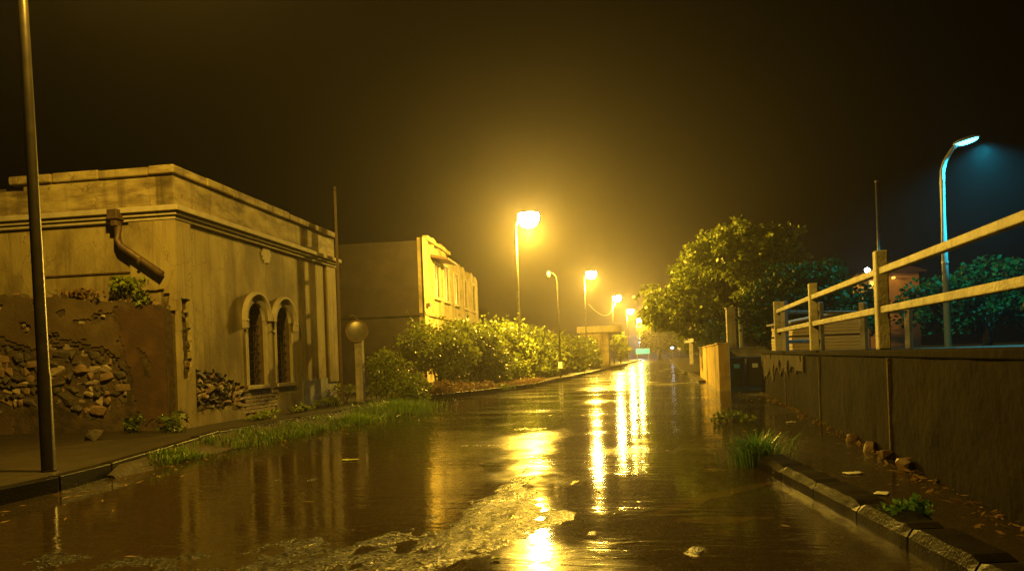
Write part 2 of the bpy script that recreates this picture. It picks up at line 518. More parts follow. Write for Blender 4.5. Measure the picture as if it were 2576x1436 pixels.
# ------------------------------------------------------------------ masonry helpers
def stone_meshes(prefix, n, seed):
    out = []
    rg = random.Random(seed)
    for i in range(n):
        bm = bmesh.new()
        pts = []
        for _ in range(22):
            d = Vector((rg.gauss(0, 1), rg.gauss(0, 1), rg.gauss(0, 1))).normalized()
            pts.append(bm.verts.new((max(-.42, min(.42, d.x * .55)), max(-.42, min(.42, d.y * .55)), max(-.42, min(.42, d.z * .55)))))
        bmesh.ops.convex_hull(bm, input=pts)
        for v in [v for v in bm.verts if not v.link_faces]:
            bm.verts.remove(v)
        me = bpy.data.meshes.new('stone')
        bm.to_mesh(me); bm.free()
        out.append(me)
    return out
STONES = {}
for key, sd in (('stone_a', 1), ('stone_b', 2), ('stone_c', 3)):
    ms = stone_meshes(key, 5, sd)
    for me in ms: me.materials.append(M[key])
    STONES[key] = ms

def panel(P, u0, u1, v0, v1, solid, cell, d0, d1, jit=.35, seed=0, us=(), vs=()):
    """a sheet of render with holes: keeps the cells where solid(u, v) is true"""
    rg = random.Random(seed)
    def lines(a, b, extra):
        n = max(1, int(round((b - a) / cell)))
        L = [a + (b - a) * i / n for i in range(n + 1)]
        for e in extra:
            i = min(range(len(L)), key=lambda q: abs(L[q] - e))
            if 0 < i < len(L) - 1: L[i] = e
        return L
    U, V = lines(u0, u1, us), lines(v0, v1, vs)
    nu, nv = len(U) - 1, len(V) - 1
    keep = [[solid((U[i] + U[i + 1]) / 2, (V[j] + V[j + 1]) / 2) for j in range(nv)] for i in range(nu)]
    mb = MB()
    idx = {}
    def vid(i, j, side):
        k = (i, j, side)
        if k not in idx:
            rg2 = random.Random(i * 7919 + j * 104729 + seed)
            u, v = U[i], V[j]
            if 0 < i < nu and not any(abs(u - e) < 1e-6 for e in us): u += (rg2.random() - .5) * cell * jit * 2
            if 0 < j < nv and not any(abs(v - e) < 1e-6 for e in vs): v += (rg2.random() - .5) * cell * jit * 2
            idx[k] = len(mb.v)
            mb.v.append(tuple(P(u, v, d1 if side else d0)))
        return idx[k]
    for i in range(nu):
        for j in range(nv):
            if not keep[i][j]: continue
            mb.f.append((vid(i, j, 1), vid(i + 1, j, 1), vid(i + 1, j + 1, 1), vid(i, j + 1, 1)))
            for (di, dj, a, b) in ((-1, 0, (i, j), (i, j + 1)), (1, 0, (i + 1, j + 1), (i + 1, j)), (0, -1, (i + 1, j), (i, j)), (0, 1, (i, j + 1), (i + 1, j + 1))):
                x, y = i + di, j + dj
                if 0 <= x < nu and 0 <= y < nv and keep[x][y]: continue
                mb.f.append((vid(*a, 1), vid(*b, 1), vid(*b, 0), vid(*a, 0)))
    return mb

def scatter_stones(parent, P, rot, inside, u0, u1, v0, v1, size, depth, seed, keys=('stone_a', 'stone_a', 'stone_c', 'stone_b')):
    rg = random.Random(seed)
    n = 0
    v = v0
    while v < v1:
        h = size * rg.uniform(.42, 1.05)
        u = u0 + rg.uniform(0, size)
        while u < u1:
            w = size * rg.choice((.45, .6, .8, 1.0, 1.4, 1.9)) * rg.uniform(.85, 1.15)
            uc, vc = u + w / 2, v + h / 2 + rg.gauss(0, .012)
            if inside(uc, vc):
                me = rg.choice(STONES[rg.choice(keys)])
                o = obj('stone', me, None, parent, P(uc, vc, depth + rg.uniform(-.075, .015)))
                o.rotation_euler = (rot[0] + rg.gauss(0, .12), rot[1] + rg.gauss(0, .2), rot[2] + rg.gauss(0, .12))
                o.scale = (w * 1.3, size * rg.uniform(.8, 1.1), h * 1.35)
                n += 1
            u += w
        v += h
    return n

# ================================================================== SETTING
KERB = [(-8, -6.1), (6.6, -6.15), (7.6, -6.3), (11.86, -7.45), (15.42, -7.34), (21.5, -7.26), (24.5, -6.5), (27.1, -5.75), (30.7, -5.2), (52.6, -4.5), (90, -4.15), (170, -3.6)]
EDGE = [(-8, -6.0), (6.6, -6.1), (7.6, -6.22), (10, -6.25), (17.5, -5.85), (20, -6.3), (21.7, -7.1), (23, -6.9), (24.5, -6.45), (27.1, -5.7), (30.7, -5.15), (52.6, -4.45), (90, -4.1), (170, -3.55)]
RWALL = lambda y: 2.16 + (y - 2) * .0305          # road face of the wall on the right

# open ground to the horizon, under everything
g = MB(); g.bounds((-335, -335, -.9), (335, 335, -.5))
tag(g.build('ground', M['ground']), 'dark open ground under the street', kind='structure')

# lumps in the asphalt that rise out of the flood
HUMPS = [(-1.75, 4.6, .8, 1.0, .020), (-1.30, 5.8, .50, 1.2, .022), (-1.45, 7.4, .22, 1.2, .018), (-2.9, 4.1, 1.5, .6, .020), (-.75, 5.2, .5, .8, .014),
         (-3.9, 7.4, .9, .22, .020), (-2.5, 10.4, 1.0, .22, .022), (-2.2, 12.6, .8, .25, .023), (-3.2, 9.0, 1.0, .16, .012), (-1.6, 15.5, .9, .4, .014), (-1.2, 20, 1.0, .7, .014), (.2, 4.6, .5, .4, .012)]
def relief(x, y):
    h = -.021 + .013 * nz(x * .55, y * .35, 3) + .009 * nz(x * 1.7, y * 1.1, 9) + .017 * nz(x * 4.0, y * 2.2, 4) + .010 * nz(x * 11, y * 6, 6) + .003 * nz(x * 31, y * 24, 2)
    if x > .6: h -= .012 * min(1, (x - .6) / .8)
    if x < -4: h -= .008 * min(1, (-4 - x) / 1.0)
    for hx, hy, sx, sy, a in HUMPS:
        d = ((x - hx) / sx) ** 2 + ((y - hy) / sy) ** 2
        if d < 9: h += a * math.exp(-d)
    return h
ys = []
y = -6.0
while y < 172:
    ys.append(y)
    y += .035 if 3.2 < y < 9 else (.16 if y < 16 and y > 2 else max(.3, abs(y) * .02))
mb = MB()
NX = 220
for y in ys:
    x0 = lerp_poly(KERB, y) - .05 if y < 7 or y > 24 else lerp_poly(EDGE, y) - 1.4
    x0 = max(x0, lerp_poly(KERB, y) - .05)
    x1 = RWALL(y) + .15 if y < 23 else 4.2
    for i in range(NX + 1):
        x = x0 + (x1 - x0) * i / NX
        z = relief(x, y)
        e = lerp_poly(EDGE, y)
        if x < e and 7 < y < 24:
            z += min(.16, (e - x) * .11 + .03)
        mb.v.append((x, y, z))
for j in range(len(ys) - 1):
    for i in range(NX):
        a = j * (NX + 1) + i
        mb.f.append((a, a + 1, a + NX + 2, a + NX + 1))
tag(mb.build('road', M['asphalt'], smooth=True, raw=True), 'wet asphalt street with standing water', kind='structure')

# the flood: one level sheet of water a few centimetres deep
mb = MB()
wy = [-6, 0, 8, 16, 24, 40, 70, 110, 150, 170]
for y in wy:
    mb.v.append((lerp_poly(KERB, y) - .02, y, 0)); mb.v.append((4.0, y, 0))
pts = sorted(set(wy + [k[0] for k in KERB if -6 < k[0] < 170]))
mb = MB()
for y in pts:
    mb.v.append((lerp_poly(KERB, y) - .02, y, 0))
    mb.v.append((4.0, y, 0))
for j in range(len(pts) - 1):
    mb.f.append((2 * j, 2 * j + 1, 2 * j + 3, 2 * j + 2))
tag(mb.build('flood_water', M['water'], raw=True), 'muddy flood water covering the street', kind='structure')

# soil of the verge where grass grows between water and pavement is the road sheet's raised rim; soil strip on top
mb = MB()
vy = [7.6 + i * .3 for i in range(48)]
for y in vy:
    e, k = lerp_poly(EDGE, y), lerp_poly(KERB, y)
    for i in range(9):
        x = e + .1 + (k - e - .1) * i / 8
        z = -.07 + (.185 if k < e - .15 else .10) * min(1, i / 5) ** .8 + .02 * nz(x * 3, y * 3)
        mb.v.append((x, y, min(z, .125)))
for j in range(len(vy) - 1):
    for i in range(8):
        a = j * 9 + i
        mb.f.append((a, a + 9, a + 10, a + 1))
tag(mb.build('verge', M['soil'], smooth=True), 'muddy verge between the water and the left pavement', kind='structure')

# left pavement and its kerb stones
mb = MB()
py = sorted(set([k[0] for k in KERB] + [0, 4, 9, 13, 18, 20, 35, 45, 70, 120]))
for y in py:
    k = lerp_poly(KERB, y)
    mb.v.extend([(k - .14, y, .143), (-30, y, .16), (k - .14, y, -.4), (-30, y, -.4)])
for j in range(len(py) - 1):
    a = 4 * j
    mb.f.extend([(a, a + 4, a + 5, a + 1), (a, a + 2, a + 6, a + 4)])
pv = mb.build('left_pavement', M['pave'])
tag(pv, 'wet concrete pavement along the left side', kind='structure')
kerb_root = tag(bpy.data.objects.new('left_kerb', None), 'stone kerb edging the left pavement', kind='structure')
COL.objects.link(kerb_root)
rk = random.Random(5)
y = 2.0
while y < 60:
    L = .95 if y < 32 else 2.0
    a = Vector((lerp_poly(KERB, y + .012) - .07, y + .012, .05)); b = Vector((lerp_poly(KERB, y + L - .012) - .07, y + L - .012, .05))
    q = MB().bar(a, b, .14, .22)
    o = q.build('kerb_stone', M['kerb'], kerb_root, bevel=.012)
    o.location = (rk.gauss(0, .008), 0, rk.gauss(0, .006))
    y += L

# right pavement in the distance
mb = MB()
mb.bounds((1.15, 43, -.4), (7, 170, .11))
mb.bounds((1.35, 30, -.4), (1.62, 42.998, .10))
tag(mb.build('right_pavement', M['pave'], bevel=.01), 'low pavement on the right farther along', kind='structure')

# terrace behind the right wall
mb = MB()
mb.add([(2.45, -6, 1.08), (60, -6, 1.08), (60, 21.5, 1.08), (3.0, 21.5, 1.08), (2.45, -6, -.5), (60, -6, -.5), (60, 21.5, -.5), (3.0, 21.5, -.5)],
       [(0, 1, 2, 3), (0, 3, 7, 4), (3, 2, 6, 7), (2, 1, 5, 6)])
mb.bounds((4.2, 21.5, -.5), (60, 60, 1.05))
tag(mb.build('terrace', M['lawn']), 'raised dark terrace behind the right wall', kind='structure')

# ================================================================== RIGHT SIDE
# long low wall along the flooded right pavement
t = thing('roadside_wall', 'long low rough wall carrying the concrete railing', 'wall', (0, 0, 0))
mb = MB()
NY = 150
wys = [-5 + 27.4 * i / NY for i in range(NY + 1)]
rows = [0, .08, .18, .3, .42, .54, .66, .78, .9, 1.0, 1.07]
for y in wys:
    for z in rows:
        q = .018 * nz(y * 1.6, z * 2.2, 5) + .010 * nz(y * 6, z * 6, 8)
        mb.v.append((RWALL(y) + q + .02 * (1.07 - z) * -1, y, z - (.25 if z == 0 else 0)))
nr = len(rows)
for j in range(NY):
    for i in range(nr - 1):
        a = j * nr + i
        mb.f.append((a, a + nr, a + nr + 1, a + 1))
a = len(mb.v)
mb.v.extend([(RWALL(wys[0]) + .3, wys[0], 1.07), (RWALL(wys[-1]) + .3, wys[-1], 1.07), (RWALL(wys[-1]) + .3, wys[-1], -.25)])
mb.f.append((nr - 1, a, a + 1, NY * nr + nr - 1))
mb.f.append((NY * nr, NY * nr + nr - 1, a + 1, a + 2))
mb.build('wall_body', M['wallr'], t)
mb = MB()
mb.add([(RWALL(-5) - .03, -5, 1.072), (RWALL(-5) + .33, -5, 1.072), (RWALL(22.4) + .33, 22.42, 1.072), (RWALL(22.4) - .03, 22.42, 1.072),
        (RWALL(-5) - .03, -5, 1.15), (RWALL(-5) + .33, -5, 1.15), (RWALL(22.4) + .33, 22.42, 1.15), (RWALL(22.4) - .03, 22.42, 1.15)],
       [(0, 1, 2, 3), (4, 5, 6, 7), (0, 1, 5, 4), (1, 2, 6, 5), (2, 3, 7, 6), (3, 0, 4, 7)])
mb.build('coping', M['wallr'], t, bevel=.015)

rgw = random.Random(4)
PW = lambda u, v, d: (RWALL(u) - d, u, v)
panel(PW, 14.5, 22.3, .3, 1.06, lambda u, v: v > .62 - .035 * (u - 18) + .22 * nz(u * 1.1, v * 2, 2) + .08 * nz(u * 5, v * 5, 7) and nz(u * 2.2, v * 3, 13) < .35, .06, .0, .04, .3, 31).build('render_patch', M['renderpatch'], t)
for yy in (4.2, 8.6, 12.9, 17.2):
    MB().bounds((RWALL(yy) - .035, yy - .02, -.2), (RWALL(yy) + .05, yy + .02, 1.06)).build('joint_strip', M['mortar'], t)

def railing(name, label, posts, ztop, rails, pw, rh, zb, group=None):
    t = thing(name, label, 'railing', (posts[0][0], posts[0][1], 0), 0, group)
    o0 = Vector((posts[0][0], posts[0][1], 0))
    rg = random.Random(len(name) + len(posts))
    dirs = [Vector((b[0] - a[0], b[1] - a[1], 0)).normalized() for a, b in zip(posts, posts[1:])]
    for i, p in enumerate(posts):
        d = dirs[min(i, len(dirs) - 1)]
        ang = math.atan2(d.y, d.x)
        MB().box((0, 0, (ztop + zb) / 2), (pw, pw, ztop - zb)).build('post', M['conc'], t, bevel=.012,
            loc=Vector((p[0], p[1], 0)) - o0, rot=(rg.gauss(0, .006), rg.gauss(0, .006), ang))
    for a, b, d in zip(posts, posts[1:], dirs):
        for z in (rails if a == posts[0] or name != 'rear_railing' else rails[:1]):
            pa = Vector((a[0], a[1], z)) - o0 + d * (pw / 2 + .002)
            pb = Vector((b[0], b[1], z + rg.gauss(0, .006))) - o0 - d * (pw / 2 + .002)
            MB().bar(pa, pb, pw * .6, rh).build('rail', M['conc'], t, bevel=.01)
    return t
railing('concrete_railing', 'pale concrete railing with two rails on top of the roadside wall', [(2.40, 1.0), (2.41, 5.0), (2.42, 9.05), (2.45, 13.1), (2.53, 17.5)], 2.25, (2.02, 1.59), .13, .078, 1.151)
railing('rear_railing', 'shorter concrete railing turning away behind the end of the front railing', [(2.82, 18.5), (3.80, 19.5), (5.04, 20.5), (6.4, 21.6)], 2.30, (2.05, 1.36), .14, .08, 1.081)

# hut of horizontal boards behind the railing
hut = thing('board_hut', 'low hut of pale horizontal boards behind the railing', 'hut', (3.5, 21.4, 1.06), R(12))
MB().bounds((.03, .06, 0), (1.85, 1.6, .78)).build('core', M['mortar'], hut)
rg = random.Random(3)
bl = MB().box((0, 0, 0), (1.9, .035, .078)).mesh('board'); bl.materials.append(M['wood'])
bs = MB().box((0, 0, 0), (.035, 1.55, .078)).mesh('board'); bs.materials.append(M['wood'])
z = .05
for i in range(9):
    if i == 5: z += .045
    o = obj('board', bl, None, hut, (.95 + rg.gauss(0, .012), .03 + rg.gauss(0, .006), z)); o.rotation_euler = (R(-7), rg.gauss(0, .003), 0)
    o = obj('board', bs, None, hut, (-.01 + rg.gauss(0, .006), .84 + rg.gauss(0, .012), z)); o.rotation_euler = (0, R(7), 0)
    z += .086
mb = MB(); mb.prism([(-.12, .80), (1.25, 1.02), (1.95, 1.02), (1.95, 1.07), (1.22, 1.07), (-.12, .85)], 'y', -.10, 1.75)
mb.build('roof', M['roofsheet'], hut, bevel=.006)
mb = MB(); mb.prism([(.02, .80), (1.9, .80), (1.9, 1.015), (1.24, 1.015)], 'y', .03, .06)
mb.build('gable', M['wood'], hut)
MB().bounds((.62, .005, .12), (.72, .03, .38)).build('hatch', M['iron'], hut)

# gate piers and ochre wall past the bins
ow = thing('ochre_wall', 'ochre wall lit yellow beside the dark bins', 'wall', (1.66, 23.4, 0), R(-.3))
for (y0, y1, z0, z1) in ((0, 1.55, 1.40, 1.40), (1.75, 6.5, 1.38, 1.38), (6.9, 13, 1.36, 1.36)):
    MB().bounds((0, y0, -.15), (.32, y1, z1)).build('wall_panel', M['yellow'], ow, bevel=.012)
    MB().bounds((-.03, y0 + .001, z1 + .001), (.35, y1 - .001, z1 + .05)).build('coping', M['yellow'], ow, bevel=.01)
MB().bounds((.10, 1.55, -.15), (.2, 1.75, 1.25)).build('gate_leaf', M['iron'], ow)
MB().bounds((.10, 6.5, -.15), (.2, 6.9, 1.25)).build('gate_leaf', M['iron'], ow)
bw = thing('recess_wall', 'grey wall closing the recess behind the dark bins', 'wall', (2.02, 26.9, 0), R(8))
MB().bounds((0, 0, -.15), (2.2, .28, 1.24)).build('wall_body', M['conc'], bw, bevel=.012)
MB().bounds((-.03, -.03, 1.241), (2.2, .31, 1.30)).build('coping', M['cement'], bw, bevel=.01)
gp = thing('gate_pillar', 'tall square pale pillar standing above the recess behind the bins', 'pillar', (2.37, 27.05, 1.301), R(4))
MB().bounds((-.15, -.13, 0), (.15, .13, 1.34)).build('shaft', M['conc'], gp, bevel=.015)
MB().bounds((-.175, -.15, 1.341), (.175, .15, 1.39)).build('cap', M['conc'], gp, bevel=.01)
rs = thing('round_sign_post', 'round sign seen from behind on a pale post beside the square pillar', 'sign', (2.70, 27.09, 1.301), 0)
MB().tube([(0, 0, 0), (0, 0, 1.38)], .07, 12).build('post', M['palepole'], rs, smooth=False)
mb = MB().tube([(.22, -.02, 1.08), (.20, .01, 1.08)], .20, 28)
mb.build('sign_plate', M['palepole'], rs)
MB().bar((.05, 0, 1.08), (.24, .03, 1.08), .03, .03).build('bracket', M['polemetal'], rs)

# wheelie bins
def wheelie_bin(label, loc, rz):
    t = thing('wheelie_bin', label, 'bin', loc, rz, 'dark wheelie bins beside the ochre wall')
    mb = MB()
    lo, hi = (.21, .22), (.26, .28)
    vs = [(-lo[0], -lo[1], .05), (lo[0], -lo[1], .05), (lo[0], lo[1], .05), (-lo[0], lo[1], .05), (-hi[0], -hi[1], .92), (hi[0], -hi[1], .92), (hi[0], hi[1], .92), (-hi[0], hi[1], .92)]
    mb.add(vs, [(0, 3, 2, 1), (4, 5, 6, 7), (0, 1, 5, 4), (1, 2, 6, 5), (2, 3, 7, 6), (3, 0, 4, 7)])
    mb.build('body', M['bin'], t, bevel=.03)
    mb = MB(); mb.prism([(-.31, .925), (.29, .925), (.29, .96), (.12, 1.0), (-.14, 1.0), (-.31, .96)], 'x', -.28, .28)
    mb.build('lid', M['bin'], t, bevel=.012)
    MB().tube([(-.2, .34, .93), (.2, .34, .93)], .018, 8).build('handle', M['bin'], t)
    for s in (-1, 1):
        MB().tube([(s * .25, .25, .1), (s * .30, .25, .1)], .10, 16).build('wheel', M['rubber'], t)
    MB().bounds((-.085, -.284, .64), (.085, -.268, .77)).build('paper_label', M['label'], t, rot=(R(-3.5) * -0, 0, 0))
    return t
wheelie_bin('left dark bin with white label, next to the pale pier', (2.33, 25.1, 0), R(-5))
wheelie_bin('right dark bin with white label, next to the railing wall', (2.93, 25.3, 0), R(-9))

# fallen kerb stones at the corner of the flooded pavement
kr = tag(bpy.data.objects.new('right_kerb', None), 'broken dark kerb standing out of the water on the right', kind='structure')
COL.objects.link(kr)
pa, pb = Vector((1.02, 8.0, .03)), Vector((1.93, 1.4, .03))
D = (pb - pa).normalized(); Ltot = (pb - pa).length
s = 0; rg = random.Random(12); i = 0
while s < Ltot:
    L = rg.uniform(.7, .95)
    me = MB()
    n = 9
    for k in range(n + 1):
        u = s + .01 + (L - .02) * k / n
        w = .10 + .012 * nz(u * 4, 1); h = .115 + .012 * nz(u * 5, 7) - (.02 if k in (0, n) else 0)
        c = pa + D * u; nn = Vector((-D.y, D.x, 0))
        if nn.x > 0: nn = -nn
        for (a, z) in ((w + .02, -.1), (w + .015, .05 + .01 * nz(u * 9, 3)), (w - .015, h), (-w, h + .005), (-w - .02, -.1)):
            me.v.append(tuple(c + nn * a + Vector((0, 0, z))))
    for k in range(n):
        for q in range(4):
            a = k * 5 + q
            me.f.append((a, a + 5, a + 6, a + 1))
    me.f.append((0, 1, 2, 3, 4)); e = n * 5; me.f.append((e + 4, e + 3, e + 2, e + 1, e))
    me.build('kerb_stone', M['kerb'], kr)
    s += L
grass_tuft('grass_tuft', 'bright green grass tuft at the far end of the right kerb', (.92, 8.25, .0), 420, (.22, .48), .42, M['tuft'], 21)
weed('small_weed', 'small grey green weed growing over the near part of the right kerb', (1.55, 5.2, .05), (.16, .16, .09), 300, .05, M['tuft'], 22)
weed('kerbside_weed', 'low weeds at the water edge between the tuft and the bins', (1.1, 13.5, -.02), (.35, .7, .1), 300, .06, M['leaf'], 23)

for i, (x, y, sz, lab) in enumerate((
        (2.33, 10.25, .16, 'ochre stone lying against the right wall, farthest of the row'),
        (2.29, 9.25, .20, 'ochre stone against the right wall, second from the far end of its row'),
        (2.27, 8.55, .17, 'ochre stone against the right wall, second from the near end of its row'),
        (2.25, 7.85, .20, 'ochre stone lying against the right wall, nearest of the row'))):
    me = stone_meshes('ochre', 1, 60 + i)[0]; me.materials.append(M['ochrestone'])
    o = obj('stone', me, None, None, (x, y, .025), (0, .1, i)); o.scale = (sz * .9, sz * (.8 + .15 * i), sz * 1.0)
    tag(o, lab, 'stone', 'stones along the foot of the right wall')

def paper(name, label, loc, sx, sy, rz, m, cat):
    mb = MB(); n = 6
    for j in range(n + 1):
        for i in range(n + 1):
            x, y = (i / n - .5) * sx, (j / n - .5) * sy
            mb.v.append((x, y, .012 + .012 * nz(i * .9 + loc[0] * 5, j * .9 + loc[1], 2)))
    for j in range(n):
        for i in range(n):
            a = j * (n + 1) + i
            mb.f.append((a, a + 1, a + n + 2, a + n + 1))
    o = mb.build(name, m, None, smooth=True, raw=True, loc=loc, rot=(0, 0, rz))
    so = o.modifiers.new('thickness', 'SOLIDIFY'); so.thickness = .004
    tag(o, label, cat)
paper('litter', 'flat white scrap of paper floating by the right kerb', (1.73, 7.6, 0), .17, .10, .3, M['paper'], 'litter')
paper('litter', 'crumpled white scrap floating nearer along the right kerb', (1.70, 6.55, 0), .13, .10, 1.1, M['paper'], 'litter')
paper('fallen_leaf', 'yellowish leaf floating on the left half of the road', (-3.89, 8.9, 0), .20, .10, .2, M['fallen'], 'leaf')
paper('fallen_leaf', 'small green leaf on the wet road at the bottom of the view', (-1.02, 4.41, .004), .05, .03, .5, M['fallen'], 'leaf')
paper('litter', 'small wet scrap at the top of the right wall foot', (2.02, 12.9, 0), .16, .06, .2, M['paper'], 'litter')

# windscreen reflections painted as pale strokes under the shallow water
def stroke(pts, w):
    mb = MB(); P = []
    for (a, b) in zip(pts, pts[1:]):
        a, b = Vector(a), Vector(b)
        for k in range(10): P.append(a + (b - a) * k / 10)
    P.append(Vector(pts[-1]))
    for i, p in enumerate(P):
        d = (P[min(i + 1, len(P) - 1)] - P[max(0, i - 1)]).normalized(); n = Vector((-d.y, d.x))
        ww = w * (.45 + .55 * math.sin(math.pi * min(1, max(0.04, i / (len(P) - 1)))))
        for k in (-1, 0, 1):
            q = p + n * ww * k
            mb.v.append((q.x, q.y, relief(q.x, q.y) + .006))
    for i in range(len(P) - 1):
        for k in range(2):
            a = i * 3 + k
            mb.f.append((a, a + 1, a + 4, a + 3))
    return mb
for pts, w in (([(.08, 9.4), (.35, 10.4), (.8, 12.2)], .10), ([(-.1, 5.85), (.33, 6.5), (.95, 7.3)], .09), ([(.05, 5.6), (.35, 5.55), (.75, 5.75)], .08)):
    tag(stroke(pts, w).build('reflection_strip', M['reflection'], raw=True), 'pale windscreen reflection painted on the road under the water', kind='structure')

# ------------------------------------------------------------------ street lamps
def lens_mesh(a, b, c):
    return MB().ell((0, 0, 0), (a, b, c), 20, 9, -1.0, 0.35)

def street_lamp(label, head, pole, lean=(0, 0), group='tall sodium lamps along the left side of the road', near=False, white=False, bowl=False, m_pole='polemetal', power=P_SODIUM, lens_scale=1.0):
    t = thing('street_lamp', label, 'street lamp', (pole[0], pole[1], 0), 0, group)
    dx, dy = head[0] - pole[0], head[1] - pole[1]
    zt = head[2]
    lx, ly = lean
    top = (lx, ly, zt - .45)
    MB().tube([(0, 0, -.3), (0, 0, .02), (lx * .13, ly * .13, 1.2), (lx * .14, ly * .14, 1.25), (lx * .6, ly * .6, zt * .6), top], ([.075, .075, .07, .062, .055, .045] if near else [.10, .10, .09, .072, .062, .05]), 14).build('pole', M[m_pole], t, smooth=True)
    MB().tube([(0, 0, 0.0), (0, 0, .16)], .095 if near else .125, 14).build('base_collar', M[m_pole], t)
    MB().tube([top, (lx + dx * .12, ly + dy * .12, zt - .16), (lx + dx * .4, ly + dy * .4, zt - .02), (dx - .12 * (1 if dx > 0 else -1), dy, zt + .06)], [.05, .042, .036, .03], 10).build('arm', M[m_pole], t, smooth=True)
    hd = MB().ell((dx, dy, zt + (.03 if near else .11)), (.36, .19, .13), 18, 6, -.1, 1.0)
    hd.build('lamp_head', M['housing'], t, smooth=True)
    lens = obj('lens', lens_mesh(.30 * lens_scale, .24 * lens_scale, .30 * lens_scale).mesh('lens'), M['whitelens'] if white else (M['sodium_n'] if near else M['sodium']), t, (dx, dy, zt + .015))
    ld = bpy.data.lights.new('lamp_light', 'POINT')
    ld.energy = power
    ld.color = (.75, .87, 1) if white else C_SODIUM
    ld.shadow_soft_size = .13
    lo = bpy.data.objects.new('lamp_light', ld); COL.objects.link(lo)
    lo.parent = t; lo.location = (dx, dy, zt - .30 * lens_scale - .18)
    return t

street_lamp('nearest tall dark lamp post at the left edge, its head above the view', (-5.2, 7.1, 8.0), (-6.70, 7.2), lean=(-.18, 0), near=True, m_pole='darkpole', power=P_NEAR)
street_lamp('brightest sodium street lamp, nearest one wholly in view', (-6.02, 35.6, 7.9), (-6.62, 35.4), lens_scale=1.75, power=15000.0)
street_lamp('second sodium street lamp beyond the brightest one', (-5.45, 62.0, 7.9), (-6.0, 61.8), lens_scale=1.5)
street_lamp('third sodium street lamp, joined to the one before by a sagging cable', (-4.93, 89.5, 7.9), (-5.5, 89.3), lens_scale=1.7)
street_lamp('fourth sodium street lamp in the receding row', (-4.55, 118, 7.9), (-5.1, 117.8), lens_scale=1.8)
street_lamp('farthest orange sodium street lamp in the row', (-4.1, 151, 7.9), (-4.7, 150.8), lens_scale=1.9)
street_lamp('cold white lamp low at the far end of the street', (-4.2, 168, 4.9), (-4.8, 168), group=None, white=True, power=2500, lens_scale=1.9)

# old lamp that is not lit
t = thing('unlit_street_lamp', 'unlit street lamp on a thin bent pole between the lit ones', 'street lamp', (-5.10, 38.3, 0))
MB().tube([(0, 0, -.2), (0, 0, 4.9), (-.06, 0, 5.3), (-.22, 0, 5.5), (-.34, 0, 5.5)], [.055, .045, .035, .03, .028], 10).build('pole', M['polemetal'], t, smooth=True)
MB().ell((-.42, 0, 5.45), (.10, .08, .18), 12, 6).build('lamp_head', M['unlit'], t, smooth=True)
MB().bounds((-.10, -.085, .62), (.10, -.07, .95)).build('number_plate', M['white'], t)

# sagging cable between the second and third lamp
mb = MB(); P = []
for i in range(25):
    s = i / 24
    P.append((-5.72 + .55 * s, 62 + 27.3 * s, 5.4 + 1.2 * s ** 2.0 + .75 * s ** 6 - 1.0 * math.sin(math.pi * s) * .55))
tag(mb.tube(P, .028, 6).build('overhead_cable', M['palepole'], smooth=True), 'pale cable sagging between the second and third lamps', 'cable')

# tall lamp with cyan light
t = thing('cyan_street_lamp', 'street lamp with bent neck and cyan light beyond the right railing', 'street lamp', (8.50, 25.0, 1.05))
pts = [(0, 0, -.1), (0, 0, 3.0), (0, 0, 5.0), (.02, 0, 5.35), (.10, 0, 5.62), (.32, 0, 5.98), (.52, 0, 6.14)]
MB().tube(pts, [.10, .085, .072, .07, .065, .055, .05], 14).build('pole', M['palepole'], t, smooth=True)
MB().tube([(0, 0, 2.55), (0, 0, 2.62)], .098, 14).build('collar', M['palepole'], t)
rot = Matrix.Rotation(R(-14), 4, 'Y')
h = MB().ell((0, 0, 0), (.40, .20, .11), 18, 6, -.05, 1.0).build('lamp_head', M['palepole'], t, smooth=True, loc=(.72, 0, 6.20), rot=(0, R(-14), 0))
obj('lens', lens_mesh(.33, .17, .10).mesh('lens'), M['cyanlens'], t, (.72, 0, 6.19), (0, R(-14), 0))
ld = bpy.data.lights.new('lamp_light', 'SPOT'); ld.spot_size = R(150); ld.spot_blend = .5; ld.energy = P_CYAN; ld.color = (.02, .72, .95); ld.shadow_soft_size = .12
lo = bpy.data.objects.new('lamp_light', ld); COL.objects.link(lo); lo.parent = t; lo.location = (.95, -.55, 5.92)

t = thing('utility_pole', 'slim dull grey pole left of the cyan lamp', 'pole', (8.15, 30.5, 1.0))
MB().tube([(0, 0, -.1), (0, 0, 3), (-.02, 0, 6.3)], [.10, .09, .06], 12).build('shaft', M['polemetal'], t, smooth=True)
MB().tube([(-.02, 0, 6.3), (-.02, 0, 6.36)], .075, 12).build('cap', M['polemetal'], t)

# ------------------------------------------------------------------ trees and houses on the right
def tree(label, base, trunk_h, lobes, ncl, nl, size, m, seed, group, cr=.5, name='tree', tr=.16):
    rg = random.Random(seed)
    t = thing(name, label, 'tree', base, 0, group)
    tb = MB()
    top = Vector(lobes[0][0]) * .8
    tb.tube([(0, 0, -.3), (.05, 0, trunk_h * .5), (.02, .05, trunk_h), tuple(top)], [tr * 1.3, tr, tr * .85, tr * .35], 9)
    for c, r in lobes:
        for k in range(3):
            q = Vector(c) + Vector((rg.gauss(0, .4) * r[0], rg.gauss(0, .4) * r[1], rg.uniform(-.2, .5) * r[2]))
            b = Vector((.02, .05, trunk_h * rg.uniform(.75, 1.0)))
            tb.tube([b, b.lerp(q, .5) + Vector((0, 0, .15)), q], [tr * .5, tr * .3, tr * .08], 6)
    tb.build('trunk', M['bark'], t, smooth=True)
    mb = MB()
    crown(mb, lobes, ncl, nl, size, rg, cr)
    mb.build('crown', m, t, raw=True)
    return t
